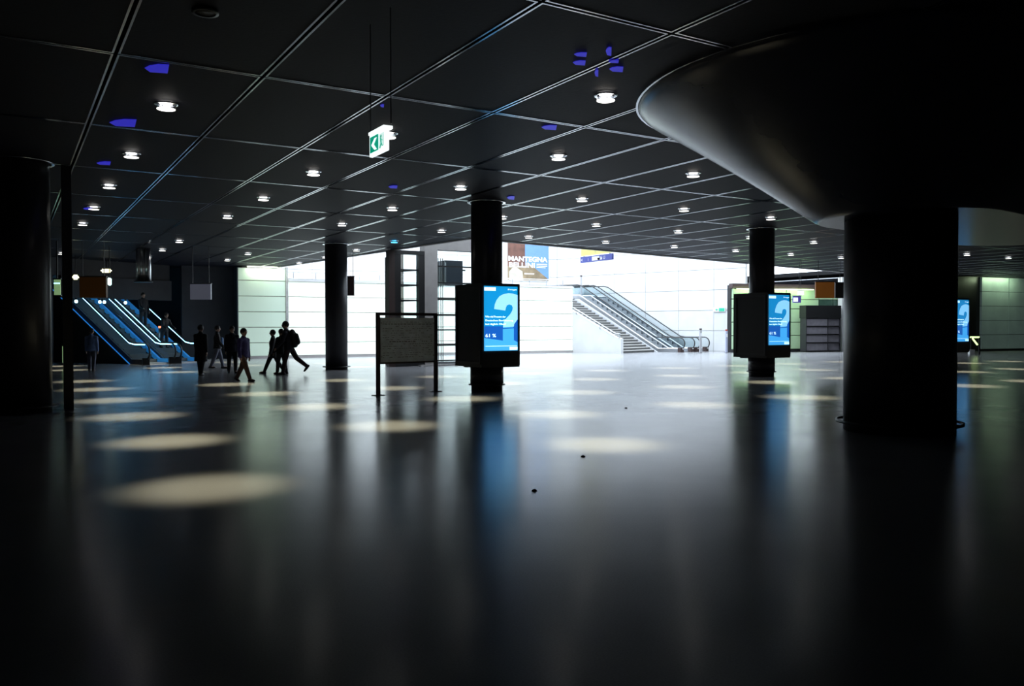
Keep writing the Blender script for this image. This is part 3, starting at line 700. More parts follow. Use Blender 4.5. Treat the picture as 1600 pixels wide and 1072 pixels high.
# local x runs along the sign (world +y), local y towards world -x
MB().box(0, -.035, Zb, SL, .0, Zt).build('light_box', M_swhite, xs)
MB().box(-.02, -.08, Zt, SL+.01, .02, Zt+.03).build('housing', M_swhite, xs)
MB().box(SL*.05, 0, Zb+.035, SL*.56, .004, Zt-.02).build('green_field', M_sgreen, xs)
ay = .006; zc = (Zb+Zt)/2; ar = MB(); aw = SL*.2; cx = SL*.30
ar.slab([(cx+aw*.25, ay, zc+.06), (cx+aw*.9, ay, zc+.06), (cx, ay, zc), (cx+aw*.9, ay, zc-.06), (cx+aw*.25, ay, zc-.06), (cx-aw*.75, ay, zc)], .002, (0, 1, 0)); ar.build('arrow', M_swhite, xs)
b = MB(); dx = SL*.62; b.slab([(dx, .001, Zb+.05), (dx+SL*.3, .001, Zb+.05), (dx+SL*.3, .001, Zt-.03), (dx, .001, Zt-.03)], .002, (0, 1, 0)); dr = b.build('door_pictogram', mat('pictogram_pale', (.7, .85, .8), .4, emit=.8, ecol=(.75, 1, .95)), xs)
b = MB(); fx = dx+SL*.12
b.box(fx-.012, .004, zc+.035, fx+.018, .006, zc+.06); b.bar((fx, .005, zc+.03), (fx-.01, .005, zc-.02), .02, .004); b.bar((fx-.01, .005, zc-.02), (fx+.03, .005, zc-.07), .014, .004); b.bar((fx-.01, .005, zc-.02), (fx-.04, .005, zc-.055), .014, .004); b.bar((fx, .005, zc+.02), (fx-.045, .005, zc+.0), .012, .004)
b.build('running_figure', M_sgreen, xs)
wires(xs, [.04, SL-.06], Zt+.03, CZ, -.03)
def hang(name, px0, px1, py0, py1, dep, m, label, rz=None, rods=(.1, .9), th=.12, extra=None):
    c = atd((px0+px1)/2, (py0+py1)/2, dep); w = (px1-px0)*dep/FPX; h = (py1-py0)*dep/FPX
    if rz is None: rz = math.atan2(CR.y, CR.x)
    e = empty(name, (c.x, c.y, c.z-h/2), label, 'sign', rz=rz); MB().box(-w/2, -th/2, 0, w/2, th/2, h).build('sign_box', m, e)
    MB().box(-w/2-.02, -th/2-.01, h, w/2+.02, th/2+.01, h+.03).build('top_channel', M_black, e)
    for r_ in rods: MB().box(-w/2+r_*w-.01, -.01, h+.03, -w/2+r_*w+.01, .01, CZ-c.z+h/2).build('suspension_rod', M_dark, e)
    return e, w, h
hang('hanging_sign', 125.5, 167, 433, 465, 30, M_orange2, 'dark orange hanging sign before the blue escalators')
hang('hanging_screen', 298, 330, 444, 468, 32, mat('grey_panel', (.4, .42, .5), .4, emit=.06, ecol=(.6, .65, .9)), 'pale grey hanging panel right of the blue escalators')
hang('hanging_sign', 518, 553.5, 432.5, 462, 34, M_brown, 'dark hanging sign partly behind the dark column by the greenish wall', rods=(.2, .95))
hang('hanging_sign', 1274, 1303, 441, 466, 39.5, M_orange, 'orange hanging sign left of the massive column', rods=(.15,))
hang('hanging_sign', 1304.5, 1320, 442, 466, 39.9, M_black, 'black hanging sign beside the orange one', rods=(.5,))
e, w, h = hang('hanging_sign', 1239, 1251, 463, 473, 40, mat('blue_sign', (.08, .07, .4), .4, emit=.35, ecol=(.15, .12, .7)), 'small blue and white hanging sign over the shelving cabinet', rods=(.8,))
MB().box(-w/2, -.066, h*.15, w*.1, -.06, h*.8).build('white_pictogram', M_wprint, e)
e, w, h = hang('exit_sign', 1247, 1255.5, 454, 461, 39, M_swhite, 'small white lit exit sign above the blue hanging sign', rods=())
MB().box(-.01, -.01, h+.03, .01, .01, CZ-e.location.z).build('suspension_rod', M_dark, e)
# blue and yellow direction signs inside the well
a, c = atd(907, 411, 38), None
pn = Vector((1, 0, 0)); P1 = atp(955, 408, (a.x+.0, 0, 0), pn)
M_by = mat('sign_yellow', (.85, .78, .25), .5); M_bb = mat('sign_blue', (.09, .11, .42), .45); M_sw = mat('sign_white', (.85, .85, .88), .5)
P0 = Vector((22.4, 31.2, 0)); p_a = atp(956, 408, P0, pn); p_b = atp(907, 411, P0, pn)
zb = p_b.z; ztb = atp(907, 402, P0, pn).z; Ls = abs(p_a.y-p_b.y)
ds = empty('direction_sign', (P0.x, min(p_a.y, p_b.y), zb), 'blue direction sign with white pictograms hanging in the bright well', 'sign', rz=math.pi/2)
H = ztb-zb; MB().box(0, -.1, 0, Ls, 0, H).build('sign_box', M_bb, ds)
MB().box(Ls*.38, 0, H*.15, Ls*.62, .006, H*.85).build('white_text_field', M_sw, ds)
for x in (.62, .70):
    MB().box(Ls*(1-x), 0, H*.2, Ls*(1-x)+Ls*.06, .006, H*.55).build('white_pictogram', M_sw, ds)
text('i', H*.8, M_sw, ds, (Ls*.75, .006, H*.2), (math.pi/2, 0, math.pi), 'pictogram')
text('<', H*.9, M_sw, ds, (Ls*.98, .006, H*.15), (math.pi/2, 0, math.pi), 'arrow')
text('S', H*.85, M_sw, ds, (Ls*.35, .006, H*.2), (math.pi/2, 0, math.pi), 'pictogram'); text('U', H*.85, M_sw, ds, (Ls*.27, .006, H*.2), (math.pi/2, 0, math.pi), 'pictogram')
for x in (.2, Ls-.2): MB().box(x-.02, -.07, H, x+.02, -.03, 4.0).build('suspension_rod', M_steel, ds)
ys = empty('direction_sign', (P0.x-.02, min(p_a.y, p_b.y)+.0, zb+H+.04), 'yellow direction sign just above the blue one', 'sign', rz=math.pi/2)
MB().box(.02, -.05, 0, Ls*.97, 0, .75).build('sign_box', M_by, ys); MB().box(Ls*.5, 0, .05, Ls*.51, .005, .7).build('panel_joint', M_joint, ys)

# ------------------------------------------------------------------ exhibition poster on the concrete wall
pw = uv(0, VC-.09)
q0, q1, q2 = atp(788, 438, pw, V), atp(857, 438, pw, V), atp(857, 381, pw, V)
PW = (q1-q0).length; zt_ = q2.z+1.2; zb_ = q0.z
ps = empty('exhibition_poster', (q0.x, q0.y, zb_), 'large exhibition poster lettered in white high on the concrete wall', 'poster', rz=math.atan2(U.y, U.x)); PH = zt_-zb_
MB().box(0, -.02, 0, PW, .07, PH).build('poster_board', M_conc, ps)
def pp(name, pts, m, dy):
    b = MB(); b.slab([(x*PW, -.02-dy, y*2.35) for x, y in pts], .004, (0, -1, 0)); return b.build(name, m, ps)
# fractions measured on the visible 57 px of height
vs = (q2.z-zb_)/2.35; hp = lambda py: (438-py)/57*vs
pp('poster_sky', [(.46, 0.03), (1, .03), (1, PH/2.35), (.46, PH/2.35)], mat('poster_blue', (.11, .22, .42), .6, var=.05), .0)
pp('poster_brown', [(.07, .03), (.46, .03), (.46, PH/2.35), (.07, PH/2.35)], mat('poster_brown_print', (.11, .045, .03), .6, var=.35, scale=2), .0)
pp('poster_ground', [(.07, hp(437)), (1, hp(437)), (.98, hp(434)), (.6, hp(414)), (.07, hp(417))], mat('poster_stone', (.19, .14, .08), .6, var=.35, scale=2), .004)
pp('poster_pale_figures', [(.1, hp(437)), (.42, hp(437)), (.4, hp(424)), (.28, hp(419)), (.2, hp(417)), (.1, hp(425))], mat('poster_pale', (.4, .37, .3), .6, var=.1, scale=3), .008)
M_pl = mat('poster_white', (.95, .95, .95), .6)
text('MANTEGNA', .5, M_pl, ps, (.08*PW, -.045, hp(409)*2.35), wfit=.88*PW, bold=.012)
text('BELLINI', .5, M_pl, ps, (.09*PW, -.045, hp(418)*2.35), wfit=.58*PW, bold=.012)
for k, yy in enumerate((413.0, 415.6, 418)): MB().box(.72*PW, -.05, hp(yy)*2.35, (.96-.04*(k == 2))*PW, -.042, hp(yy)*2.35+.05).build('small_print', M_pl, ps)
MB().box(.44*PW, -.05, hp(428)*2.35, .66*PW, -.042, hp(428)*2.35+.07).build('small_print', M_pl, ps)
# escape sign on the concrete wall
q = atp(1124, 484, uw(0, -.06), SA); w_ = .42
es = empty('escape_route_sign', (q.x, q.y, q.z), 'small green escape route sign on the concrete wall above the slim posts', 'sign', rz=math.atan2(SD.y, SD.x))
MB().box(-w_, -.03, -.13, w_, .05, .13).build('sign_plate', M_sw, es); MB().box(-.02, -.036, -.11, w_-.03, -.03, .11).build('green_field', mat('green_print', (.02, .42, .25), .5), es)
b = MB(); b.slab([(-.28, -.036, 0), (-.17, -.036, .09), (-.17, -.036, .03), (-.06, -.036, .03), (-.06, -.036, -.03), (-.17, -.036, -.03), (-.17, -.036, -.09)], .004, (0, -1, 0)); b.build('arrow', mat('green_print_2', (.02, .42, .25), .5), es)

# ------------------------------------------------------------------ slim posts
def info_post(px, py, h, label, m, topm=None, r=.07, cat='post', name='information_post'):
    p = at(px, py); e = empty(name, p, label, cat)
    MB().box(-r, -r*.6, .02, r, r*.6, h).build('post_body', m, e); MB().box(-r*1.5, -r, 0, r*1.5, r, .02).build('foot_plate', M_dark, e)
    MB().box(-r, -r*.6, h, r, r*.6, h+.09).build('post_cap', topm or M_brown, e); MB().box(-r*.7, -r*.6-.008, h*.72, r*.7, -r*.6, h*.86).build('label_plate', M_white, e)
    return e
M_post = mat('grey_post', (.36, .36, .38), .45)
info_post(1094.5, 551.5, 1.42, 'grey post at the foot of the white escalators', M_post)
info_post(1135, 551.5, 1.36, 'slim blue-grey post between the escalators and the right kiosk', mat('bluegrey_post', (.38, .40, .52), .45), mat('red_cap', (.4, .05, .03), .5))
c = atd(908, 449, 57); e = empty('information_post', (c.x, c.y, UZ), 'grey post on the landing above the white escalators', 'post')
MB().box(-.06, -.04, 0, .06, .04, 1.5).build('post_body', M_post, e); MB().box(-.06, -.04, 1.5, .06, .04, 1.6).build('post_cap', M_brown, e)
M_red = mat('red_signal', (.6, .05, .02), .5, emit=4, ecol=(1, .15, .08))
info_post(250, 565, 1.6, 'slim steel post with red signal light before the blue escalators', M_steel, M_red, .05)
p = at(258.5, 566); e = empty('floor_spotlight', p, 'small white spotlight on the floor by the red signal post', 'lamp')
MB().lathe([(.07, 0), (.07, .02), (.02, .03), (.02, .06)], n=16).build('base', M_black, e)
b = MB(); b.lathe([(.005, .05), (.05, .07), (.07, .11), (.06, .15), (.005, .17)], n=16); b.build('bulb', mat('spot_glow', (1, 1, 1), emit=12, ecol=(.75, .9, 1)), e)

# chrome duct pipes
c = atd(224, 440, 33); e = empty('chrome_duct', (c.x, c.y, 0), 'bundle of shiny chrome ducts hanging above the blue escalators', 'duct')
for k, (dx, r_) in enumerate(((-.19, .10), (0, .12), (.2, .11))):
    MB().lathe([(r_, c.z), (r_, CZ-.01)], c=(dx*CR.x, dx*CR.y, 0), n=24).build('duct_pipe', M_chrome, e)
MB().lathe([(.36, c.z-.03), (.36, c.z)], n=24).build('bottom_plate', M_dark, e)
for px0, px1, py0, py1, dep, m, lab in ((158, 174, 420, 426, 38, (1, .95, .6), 'yellowish wide ceiling lamp above the orange sign'), (113, 123, 429, 437, 36, (1, 1, .6), 'round yellowish lamp at the upper left of the orange sign'), (169.5, 173, 434, 446, 32, (.7, 1, .95), 'small upright cyan lamp beside the orange sign')):
    c = atd((px0+px1)/2, (py0+py1)/2, dep); w = (px1-px0)*dep/FPX/2; h = (py1-py0)*dep/FPX/2
    e = empty('hanging_lamp', (c.x, c.y, c.z), lab, 'lamp', rz=math.atan2(CR.y, CR.x))
    b = MB(); b.box(-w, -.1, -h, w, .1, h); bmesh.ops.bevel(b.bm, geom=b.bm.edges[:], offset=min(w, h, .1)*.7, segments=3, affect='EDGES'); b.build('lamp_glass', mat('hanging_lamp_glow', m, emit=2.2, ecol=m), e)
    MB().box(-.012, -.012, h*.9, .012, .012, CZ-c.z).build('suspension_rod', M_dark, e); MB().box(-w*.6, -.06, h*.9, w*.6, .06, h+.03).build('lamp_cap', M_dark, e)
# lamps at the tops of the escalator balustrades
for k, (px, py) in enumerate(((119, 470), (156, 468), (163, 469), (196, 468))):
    c = atp(px, py, lep(0, 3.75), LDn); c.z = 2.84; e = empty('spot_lamp', c, '%s bluish spot lamp from the left at the escalator heads' % ORD[k] if k < 4 else 'lowest bluish spot lamp between the blue escalators', 'lamp')
    MB().lathe([(.005, -.08), (.05, -.06), (.075, 0), (.05, .06), (.005, .08)], n=14).build('bulb', mat('spot_blue_white', (1, 1, 1), emit=5, ecol=(.45, .75, 1)), e)
    MB().lathe([(.05, .07), (.05, .16)], n=10).build('socket', M_dark, e)
# green lit glimpses behind the black column
M_gl = mat('green_lit_window', (.3, .5, .2), .4, emit=.35, ecol=(.45, .75, .35), var=.4, scale=3)
for px0, px1, py0, py1, dep, lab, nm in ((84.5, 94, 437, 461, 30, 'small green lit window behind the wide black column', 'lit_window'), (97.5, 102, 541, 567, 34, 'narrow yellow-green lit door slit beside the wide black column', 'lit_door_slit')):
    c = atd((px0+px1)/2, py1, dep); w = (px1-px0)*dep/FPX/2; h = (py1-py0)*dep/FPX
    e = empty(nm, c, lab, 'window', rz=math.atan2(CR.y, CR.x))
    MB().box(-w, 0, 0, w, .05, h).build('lit_pane', M_gl, e); MB().box(-w-.03, -.02, h, w+.03, .07, h+.05).build('frame_top', M_black, e); MB().box(-w-.03, -.02, -.03, w+.03, .07, 0).build('frame_bottom', M_black, e)
    if py0 < 450: MB().box(-w, -.015, h*.72, w, 0, h*.8).build('light_bar', mat('cyan_bar', (.5, .8, 1), emit=2, ecol=(.4, .75, 1)), e); MB().box(-.02, .0, h, .02, .04, CZ-c.z).build('hanger', M_dark, e)
p = at(107.5, 640); b = MB(); b.box(-.085, -.08, 0, .085, .08, CZ); o = b.build('door_post', M_black); o.location = p; tag(o, 'square black post right beside the wide black column', 'post')
# lit green handrail glimpse on the far right
c = atd(1522, 527, 47); e = empty('lit_handrail', (c.x, c.y, 0), 'short yellow-green lit handrail right of the massive column', 'handrail', rz=math.atan2(CR.y, CR.x))
M_yg = mat('yellow_green_glow', (.7, .9, .4), emit=1.8, ecol=(.7, 1, .4)); b = MB(); b.tube([(-.22, 0, c.z), (.3, 0, c.z)], .045, 8); b.build('upper_bar', M_yg, e)
b = MB(); b.tube([(-.1, 0, .93), (.2, 0, .55)], .05, 8); b.build('sloping_bar', M_yg, e); MB().box(-.3, -.1, 0, .0, .1, .28).build('white_foot', M_white, e); MB().box(.27, -.04, 0, .34, .04, c.z).build('rail_post', M_black, e); MB().box(-.2, -.04, .28, -.15, .04, c.z).build('rail_post', M_black, e)

# ------------------------------------------------------------------ people
def capsule(bm, p, q, r0, r1, flat=1.0, side=None, n=12):
    p, q = Vector(p), Vector(q); d = q-p; L = d.length
    if L < 1e-5: d = Vector((0, 0, 1)); L = 1e-5
    d = d/L; a = Vector(side) if side is not None else d.cross(Vector((.3, .2, 1)))
    a = (a-d*a.dot(d)).normalized(); b = d.cross(a); rings = []
    prof = [(-r0*math.cos(t), r0*math.sin(t)) for t in (.25, .7, 1.15)]+[(0, r0), (L, r1)]+[(L+r1*math.cos(t), r1*math.sin(t)) for t in (1.15, .7, .25)]
    for h, r in prof: rings.append([bm.verts.new(p+d*h+(a*math.cos(k*2*math.pi/n)+b*math.sin(k*2*math.pi/n)*flat)*r) for k in range(n)])
    for k in range(len(rings)-1):
        for t in range(n): bm.faces.new((rings[k][t], rings[k][(t+1) % n], rings[k+1][(t+1) % n], rings[k+1][t]))
    bm.faces.new(rings[0][::-1]); bm.faces.new(rings[-1])
def fuse(bm, name, m, parent, vox):
    bmesh.ops.recalc_face_normals(bm, faces=bm.faces[:])
    me = bpy.data.meshes.new(name); bm.to_mesh(me); bm.free(); t = bpy.data.objects.new(name, me); COL.objects.link(t)
    md = t.modifiers.new('r', 'REMESH'); md.mode = 'VOXEL'; md.voxel_size = vox; md.use_smooth_shade = True
    sm = t.modifiers.new('s', 'SMOOTH'); sm.factor = .5; sm.iterations = 2
    me2 = bpy.data.meshes.new_from_object(t.evaluated_get(bpy.context.evaluated_depsgraph_get())); bpy.data.objects.remove(t); bpy.data.meshes.remove(me)
    me2.name = name; me2.materials.clear(); me2.materials.append(m); o = bpy.data.objects.new(name, me2); COL.objects.link(o); o.parent = parent
    for p in me2.polygons: p.use_smooth = True
    return o
M_skin = mat('skin', (.42, .26, .19), .55, var=.05); M_hair = mat('dark_hair', (.02, .015, .012), .6, bump=.4, scale=60); M_shoe = mat('dark_shoe', (.02, .015, .015), .5)
def person(px, py, H, head, label, top, trou, legs, arms, lean=0, coat=0.0, hairlong=False, roll=0, gz=0, pos=None, topname='jacket', skirtw=1.0, headturn=0):
    """head: direction faced in world degrees; legs: (hip, knee) swing forward + in degrees, left then right; arms: (shoulder, elbow, out)"""
    base = pos if pos is not None else at(px, py); e = empty('person', base, label, 'person', rz=R(head)-math.pi/2); K = H/1.75
    Fw = Vector((0, 1, 0)); Rt = Vector((1, 0, 0)); Up = Vector((0, 0, 1))
    def sw(a): return Fw*math.sin(R(a))-Up*math.cos(R(a))
    th, sh_, fl = .43*K, .42*K, .07*K
    lows = []
    for (h_, k_) in legs: lows.append(-(th*sw(h_)+sh_*sw(h_-k_)).z)
    hipz = max(lows)+fl; hips = []; P = Vector((0, 0, hipz)); td = (Up*math.cos(R(lean))+Fw*math.sin(R(lean))).normalized()
    J = {}
    for sd, (h_, k_) in zip((-1, 1), legs):
        hp = P+Rt*sd*.09*K; kn = hp+sw(h_)*th+Rt*sd*.01; an = kn+sw(h_-k_)*sh_; J[sd] = [hp, kn, an, h_-k_]
    chest = P+td*.30*K; neck = P+td*.52*K; hd = neck+(td*.55+Up*.45)*.16*K+Fw*.02
    bm = bmesh.new()                                                     # body: one continuous surface
    capsule(bm, P-Up*.02, P+td*.14*K, .145*K, .125*K, .72, Rt); capsule(bm, P+td*.12*K, chest, .125*K, .155*K, .68, Rt); capsule(bm, chest, neck-td*.07*K, .155*K, .12*K, .62, Rt)
    capsule(bm, neck-td*.05*K, hd-Up*.03*K, .055*K, .052*K)
    capsule(bm, hd+Up*.02*K-Fw*.012*K, hd+Up*.055*K-Fw*.012*K, .094*K, .092*K, 1.15, Rt); capsule(bm, hd-Up*.05*K+Fw*.025*K, hd+Up*.02*K+Fw*.02*K, .052*K, .07*K)
    capsule(bm, hd+Up*.03*K+Fw*.095*K, hd+Up*.0*K+Fw*.108*K, .008*K, .014*K, n=6)         # nose
    for sd in (-1, 1): capsule(bm, hd+Rt*sd*.086*K+Up*.03*K, hd+Rt*sd*.09*K-Up*.005*K, .017*K, .012*K, n=6)   # ears
    capsule(bm, hd+Fw*.09*K-Up*.028*K-Rt*.02*K, hd+Fw*.09*K-Up*.028*K+Rt*.02*K, .008*K, .008*K, n=6)   # lips
    AJ = {}
    for sd, (s_, el, out) in zip((-1, 1), arms):
        sp = neck-td*.075*K+Rt*sd*.175*K; od = Rt*sd*math.sin(R(out))
        ua = (sw(s_)*math.cos(R(out))+od).normalized(); elb = sp+ua*.29*K; fa = (sw(s_+el)*math.cos(R(out*.4))+od*.4).normalized(); wr = elb+fa*.25*K
        AJ[sd] = (sp, elb, wr, fa)
        capsule(bm, neck-td*.07*K+Rt*sd*.05*K, sp, .07*K, .06*K); capsule(bm, sp, elb, .052*K, .04*K); capsule(bm, elb, wr, .04*K, .027*K)
        pl_ = wr+fa*.085*K; capsule(bm, wr+fa*.01, pl_, .03*K, .036*K, .5, Fw)
        for f_, (o_, l_) in enumerate(((-.026, .068), (-.009, .078), (.009, .074), (.025, .058))):
            st_ = pl_-fa*.01+Fw*o_*K; md_ = st_+(fa-Rt*sd*.15).normalized()*l_*.55*K; en_ = md_+(fa-Rt*sd*.6).normalized()*l_*.5*K
            capsule(bm, st_, md_, .0105*K, .0095*K, n=6); capsule(bm, md_, en_, .0095*K, .008*K, n=6)
        tb = wr+fa*.03*K+Fw*.025*K; capsule(bm, tb, tb+(fa*.6+Fw*.7).normalized()*.05*K, .013*K, .010*K, n=6)
    for sd in (-1, 1):
        hp, kn, an, _ = J[sd]; capsule(bm, hp, kn, .085*K, .056*K); capsule(bm, kn, kn.lerp(an, .35), .054*K, .058*K); capsule(bm, kn.lerp(an, .35), an, .058*K, .038*K)
        fd = (Fw*math.cos(R(J[sd][3]))+Up*math.sin(R(J[sd][3]))).normalized() if J[sd][3] < -25 else Fw
        capsule(bm, an, an+(an-kn).normalized()*.02*K+fd*.13*K, .038*K, .028*K)
        J[sd].append(fd)
    fuse(bm, 'body', M_skin, e, .013)
    for sd in (-1, 1):
        b = MB(); q = hd+Fw*.1*K+Up*.035*K+Rt*sd*.034*K; b.lathe([(.002, -.008), (.008, -.005), (.010, 0), (.008, .005), (.002, .008)], c=q, n=8); b.build('eye', M_hair, e)
    bm = bmesh.new()                                                     # hair
    capsule(bm, hd+Up*.045*K-Fw*.02*K, hd+Up*.066*K-Fw*.012*K, .106*K, .098*K, 1.1, Rt)
    if hairlong: capsule(bm, hd-Fw*.05*K, hd-Fw*.055*K-Up*.15*K, .085*K, .06*K)
    fuse(bm, 'hair', M_hair, e, .013)
    bm = bmesh.new()                                                     # jacket or coat
    G = 1.12
    capsule(bm, P+td*.02, P+td*.16*K, .165*K*G, .158*K*G, .78, Rt); capsule(bm, P+td*.12*K, chest, .158*K*G, .185*K*G, .74, Rt); capsule(bm, chest, neck-td*.09*K, .185*K*G, .14*K*G, .68, Rt); capsule(bm, neck-td*.05*K, neck+td*.02*K, .08*K, .078*K)
    hem = coat if coat else .09; n0 = 16                                 # open hem with a straight lower edge
    def ringp(c, rx, ry): return [bm.verts.new(c+Rt*math.cos(q*2*math.pi/n0)*rx+Fw*math.sin(q*2*math.pi/n0)*ry) for q in range(n0)]
    rr_ = [ringp(P+td*.1*K, .168*K*G, .128*K*G), ringp(P-Up*.03*K, .178*K*G, .14*K*G), ringp(P-Up*hem*K, (.182+.05*coat)*K*G, (.15+.06*coat)*K*G)]
    for q in range(2):
        for w_ in range(n0): bm.faces.new((rr_[q][w_], rr_[q][(w_+1) % n0], rr_[q+1][(w_+1) % n0], rr_[q+1][w_]))
    bm.faces.new(rr_[0][::-1]); bm.faces.new(rr_[-1])
    for sd in (-1, 1):
        sp, elb, wr, fa = AJ[sd]
        capsule(bm, neck-td*.08*K+Rt*sd*.06*K, sp, .09*K, .085*K); capsule(bm, sp, elb, .078*K, .064*K); capsule(bm, elb, wr-fa*.01, .063*K, .05*K)
    fuse(bm, topname, top, e, .016)
    bm = bmesh.new()                                                     # trousers
    capsule(bm, P-Up*.02, P+td*.06*K, .155*K, .15*K, .76, Rt)
    for sd in (-1, 1):
        hp, kn, an, _, fd = J[sd]; capsule(bm, hp, kn, .108*K, .08*K); capsule(bm, kn, kn.lerp(an, .4), .079*K, .073*K); capsule(bm, kn.lerp(an, .4), an+(kn-an).normalized()*.03, .073*K, .062*K)
    fuse(bm, 'trousers', trou, e, .016)
    for sd in (-1, 1):
        hp, kn, an, ang, fd = J[sd]; bm = bmesh.new(); sg = (an-kn).normalized()
        if ang < -25: heel = an+sg*.03*K-fd*.04*K; s_dir = fd
        else: heel = an-Up*.035*K-Fw*.05*K; s_dir = Fw
        capsule(bm, heel, heel+s_dir*.12*K, .042*K, .045*K); capsule(bm, heel+s_dir*.1*K, heel+s_dir*.21*K, .045*K, .034*K); capsule(bm, an, heel, .05*K, .042*K)
        fuse(bm, 'shoe', M_shoe, e, .014)
    return e, P, chest, neck, AJ, K, hipz
def view(deg): return math.degrees(math.atan2(CR.y, CR.x))+deg      # 0 faces picture right, 90 faces away, 180 left, 270 to us
MC = {n: mat(n, c, .8, var=.15, scale=12, bump=.2) for n, c in dict(black_wool=(.013, .012, .014), dark_navy_cloth=(.015, .016, .03), navy_shell=(.035, .03, .13), brown_cloth=(.10, .055, .04), dark_denim=(.03, .035, .06), grey_cloth=(.05, .05, .055), pale_blue_cloth=(.2, .32, .6), light_denim=(.14, .15, .2), dark_red_cloth=(.05, .02, .025)).items()}
person(314, 587, 1.72, view(80), 'person in a long black coat walking away, left of the group', MC['black_wool'], MC['black_wool'], ((10, 4), (-8, 6)), ((8, 10, 8), (-8, 12, 8)), coat=.42, topname='coat')
person(340, 576, 1.72, view(20), 'slim dark clad person walking right before the dark wall', MC['black_wool'], MC['light_denim'], ((16, 4), (-14, 8)), ((-12, 18, 6), (15, 25, 8)), topname='jacket')
person(363, 583, 1.68, view(-60), 'person in dark navy half hidden behind the man in blue', MC['dark_navy_cloth'], MC['black_wool'], ((8, 4), (-6, 6)), ((5, 10, 8), (-5, 12, 8)), coat=.12)
_, P_, ch_, nk_, AJ_, K_, hz_ = person(381, 596, 1.66, view(-22), 'man in a blue jacket and brown trousers walking towards us', MC['navy_shell'], MC['brown_cloth'], ((-22, 8), (24, 2)), ((-8, 12, 16), (6, 10, 14)), topname='jacket')
person(427, 583.5, 1.60, view(195), 'person in a long dark coat, leftmost of the walking trio', MC['black_wool'], MC['black_wool'], ((24, 2), (-22, 12)), ((8, 10, 6), (-10, 8, 8)), coat=.26, topname='coat')
person(440, 585, 1.58, view(150), 'person in dark clothes in the middle of the walking trio', MC['black_wool'], MC['grey_cloth'], ((10, 3), (-8, 6)), ((10, 15, 8), (-10, 12, 8)), coat=.14)
bp_ = person(452, 585.5, 1.86, view(180), 'tall person with backpack striding left behind the trio', MC['dark_navy_cloth'], MC['dark_red_cloth'], ((14, 4), (-30, 22)), ((20, 20, 5), (10, 40, 6)), lean=10, topname='jacket')
# backpack
e0, P_, ch_, nk_, AJ_, K_, hz_ = bp_
bk = empty('backpack', e0.location.copy(), 'dark bulky backpack worn by the tall striding person', 'backpack', rz=0); bk.rotation_euler = e0.rotation_euler
bm = bmesh.new()
for (a, b_, r0, r1) in ((Vector((0, -.19, P_.z+.12)), Vector((0, -.12, nk_.z-.10)), .16, .15),): capsule(bm, a, b_, r0, r1, .75, (1, 0, 0))
capsule(bm, (0, -.29, P_.z+.16), (0, -.24, P_.z+.38), .1, .09); capsule(bm, (0, -.14, nk_.z-.14), (0, -.11, nk_.z-.02), .13, .08)
fuse(bm, 'pack_bag', MC['black_wool'], bk, .016)
for sd in (-1, 1):
    b = MB(); b.tube([(sd*.1, -.12, nk_.z-.12), (sd*.11, .02, nk_.z+.02), (sd*.12, .17, nk_.z-.12), (sd*.15, .1, P_.z+.28), (sd*.13, -.14, P_.z+.16)], .018, 6); b.build('shoulder_strap', M_black, bk)
person(143.5, 580, 1.60, view(100), 'faint person in a blue top standing far left by the dark wall', MC['pale_blue_cloth'], MC['light_denim'], ((6, 3), (-6, 5)), ((5, 10, 8), (-5, 10, 8)))
# two riders on the right-hand blue escalator
def esc_pt(t): return lep(2.3, t, .2+math.floor(max(0, t)/.4)*.4*math.tan(R(30)))
person(0, 0, 1.72, math.degrees(math.atan2(LDn.y, LDn.x)), 'dark silhouetted rider higher up the right blue escalator', MC['black_wool'], MC['black_wool'], ((3, 2), (-3, 3)), ((5, 15, 8), (20, 45, 8)), pos=esc_pt(2.6))
person(0, 0, 1.68, math.degrees(math.atan2(LDn.y, LDn.x)), 'dark silhouetted rider lower on the right blue escalator', MC['black_wool'], MC['black_wool'], ((5, 3), (-8, 5)), ((25, 40, 8), (20, 45, 8)), lean=14, pos=esc_pt(1.0))
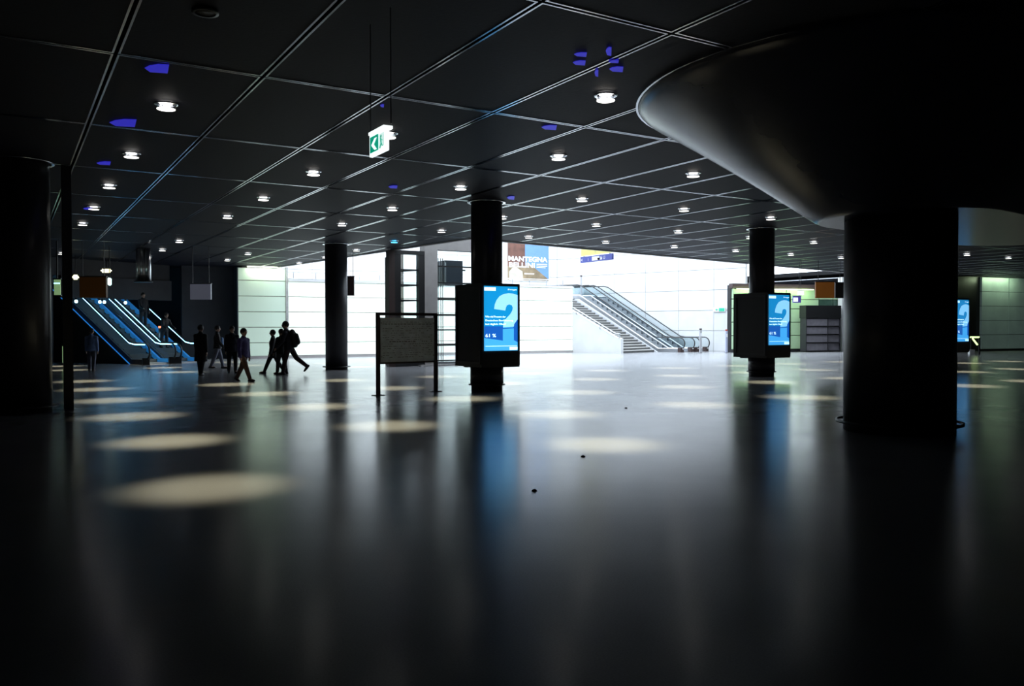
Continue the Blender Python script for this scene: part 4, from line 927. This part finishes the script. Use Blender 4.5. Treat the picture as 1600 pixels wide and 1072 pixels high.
# carried bags catching the blue light
p = at(357.7, 583); e = empty('shoulder_bag', (p.x, p.y, .62), 'small pale blue bag held beside the half hidden person', 'bag')
M_bag = mat('pale_blue_bag', (.25, .5, .9), .4, emit=0)
bm = bmesh.new(); capsule(bm, (0, 0, .1), (0, 0, .24), .09, .1, .6); fuse(bm, 'bag_body', M_bag, e, .015); b = MB(); b.tube([(-.06, 0, .3), (-.03, 0, .45), (.03, 0, .45), (.06, 0, .3)], .012, 6); b.build('bag_strap', M_black, e)
p = at(346, 576); e = empty('shoulder_bag', (p.x, p.y, .95), 'light blue bag on the hip of the slim dark clad person', 'bag')
bm = bmesh.new(); capsule(bm, (0, 0, 0), (.02, 0, .22), .1, .07, .6); fuse(bm, 'bag_body', M_bag, e, .015); b = MB(); b.tube([(-.04, 0, .25), (-.06, 0, .42), (.02, 0, .25)], .012, 6); b.build('bag_strap', M_black, e)

# small litter specks on the floor
for px, py, lab in ((911, 713.5, 'dark speck of litter on the bright floor right of the screen reflection'), (835, 767, 'lower dark speck of litter right of the screen reflection'), (978, 638, 'tiny dark speck on the pale floor before the stairs')):
    b = MB(); b.lathe([(.03, 0), (.022, .012), (.004, .02)], n=7); o = b.build('litter_speck', M_black); o.location = at(px, py); tag(o, lab, 'litter')

# ------------------------------------------------------------------ number the downlights of each row as they can be counted in view
bpy.context.view_layer.update(); dg = bpy.context.evaluated_depsgraph_get(); eye = Vector((0, 0, CH)); rows_ = {}; u_ok = {}
for o in LAMPS:
    if ' row' not in o['label']: continue
    tgt = o.location+Vector((0, 0, -.082)); d = tgt-eye; dep = d.dot(CF); u_, v_ = 800+d.dot(CR)/dep*FPX, 536-d.dot(CU)/dep*FPX
    hit, loc, nor, ix, ob, mx = SC.ray_cast(dg, eye, d.normalized())
    ok = 0 < u_ < 1600 and 0 < v_ < 1072 and hit and (loc-eye).length > d.length-.4
    u_ok[o.name] = (u_, v_)
    rows_.setdefault(round(o.location.x, 1), []).append((o.location.y, o, ok))
seen = sorted(k for k, v in rows_.items() if any(t[2] for t in v))
for k, v in rows_.items():
    n = 0
    for y, o, ok in sorted(v, key=lambda t: t[0]):
        if ok and len([t for t in v if t[2]]) == 1: o['label'] = 'only downlight in view of %s' % ('the %s row from the left' % ORD[seen.index(k)])
        elif ok: o['label'] = 'round downlight, %s in view from the near end of %s' % (ORD[n], 'the leftmost row' if seen.index(k) == 0 else 'the %s row from the left' % ORD[seen.index(k)]); n += 1
        elif 0 < u_ok[o.name][0] < 1600 and 0 < u_ok[o.name][1] < 1072: o['label'] = 'downlight hidden behind something, %s place along the %s row from the left' % (ORD[round((y-LYs)/DY)], ORD[min(11, round((o.location.x-LX)/(2*DX)))])
        else:
            for ch in list(o.children): bpy.data.objects.remove(ch)
            bpy.data.objects.remove(o)
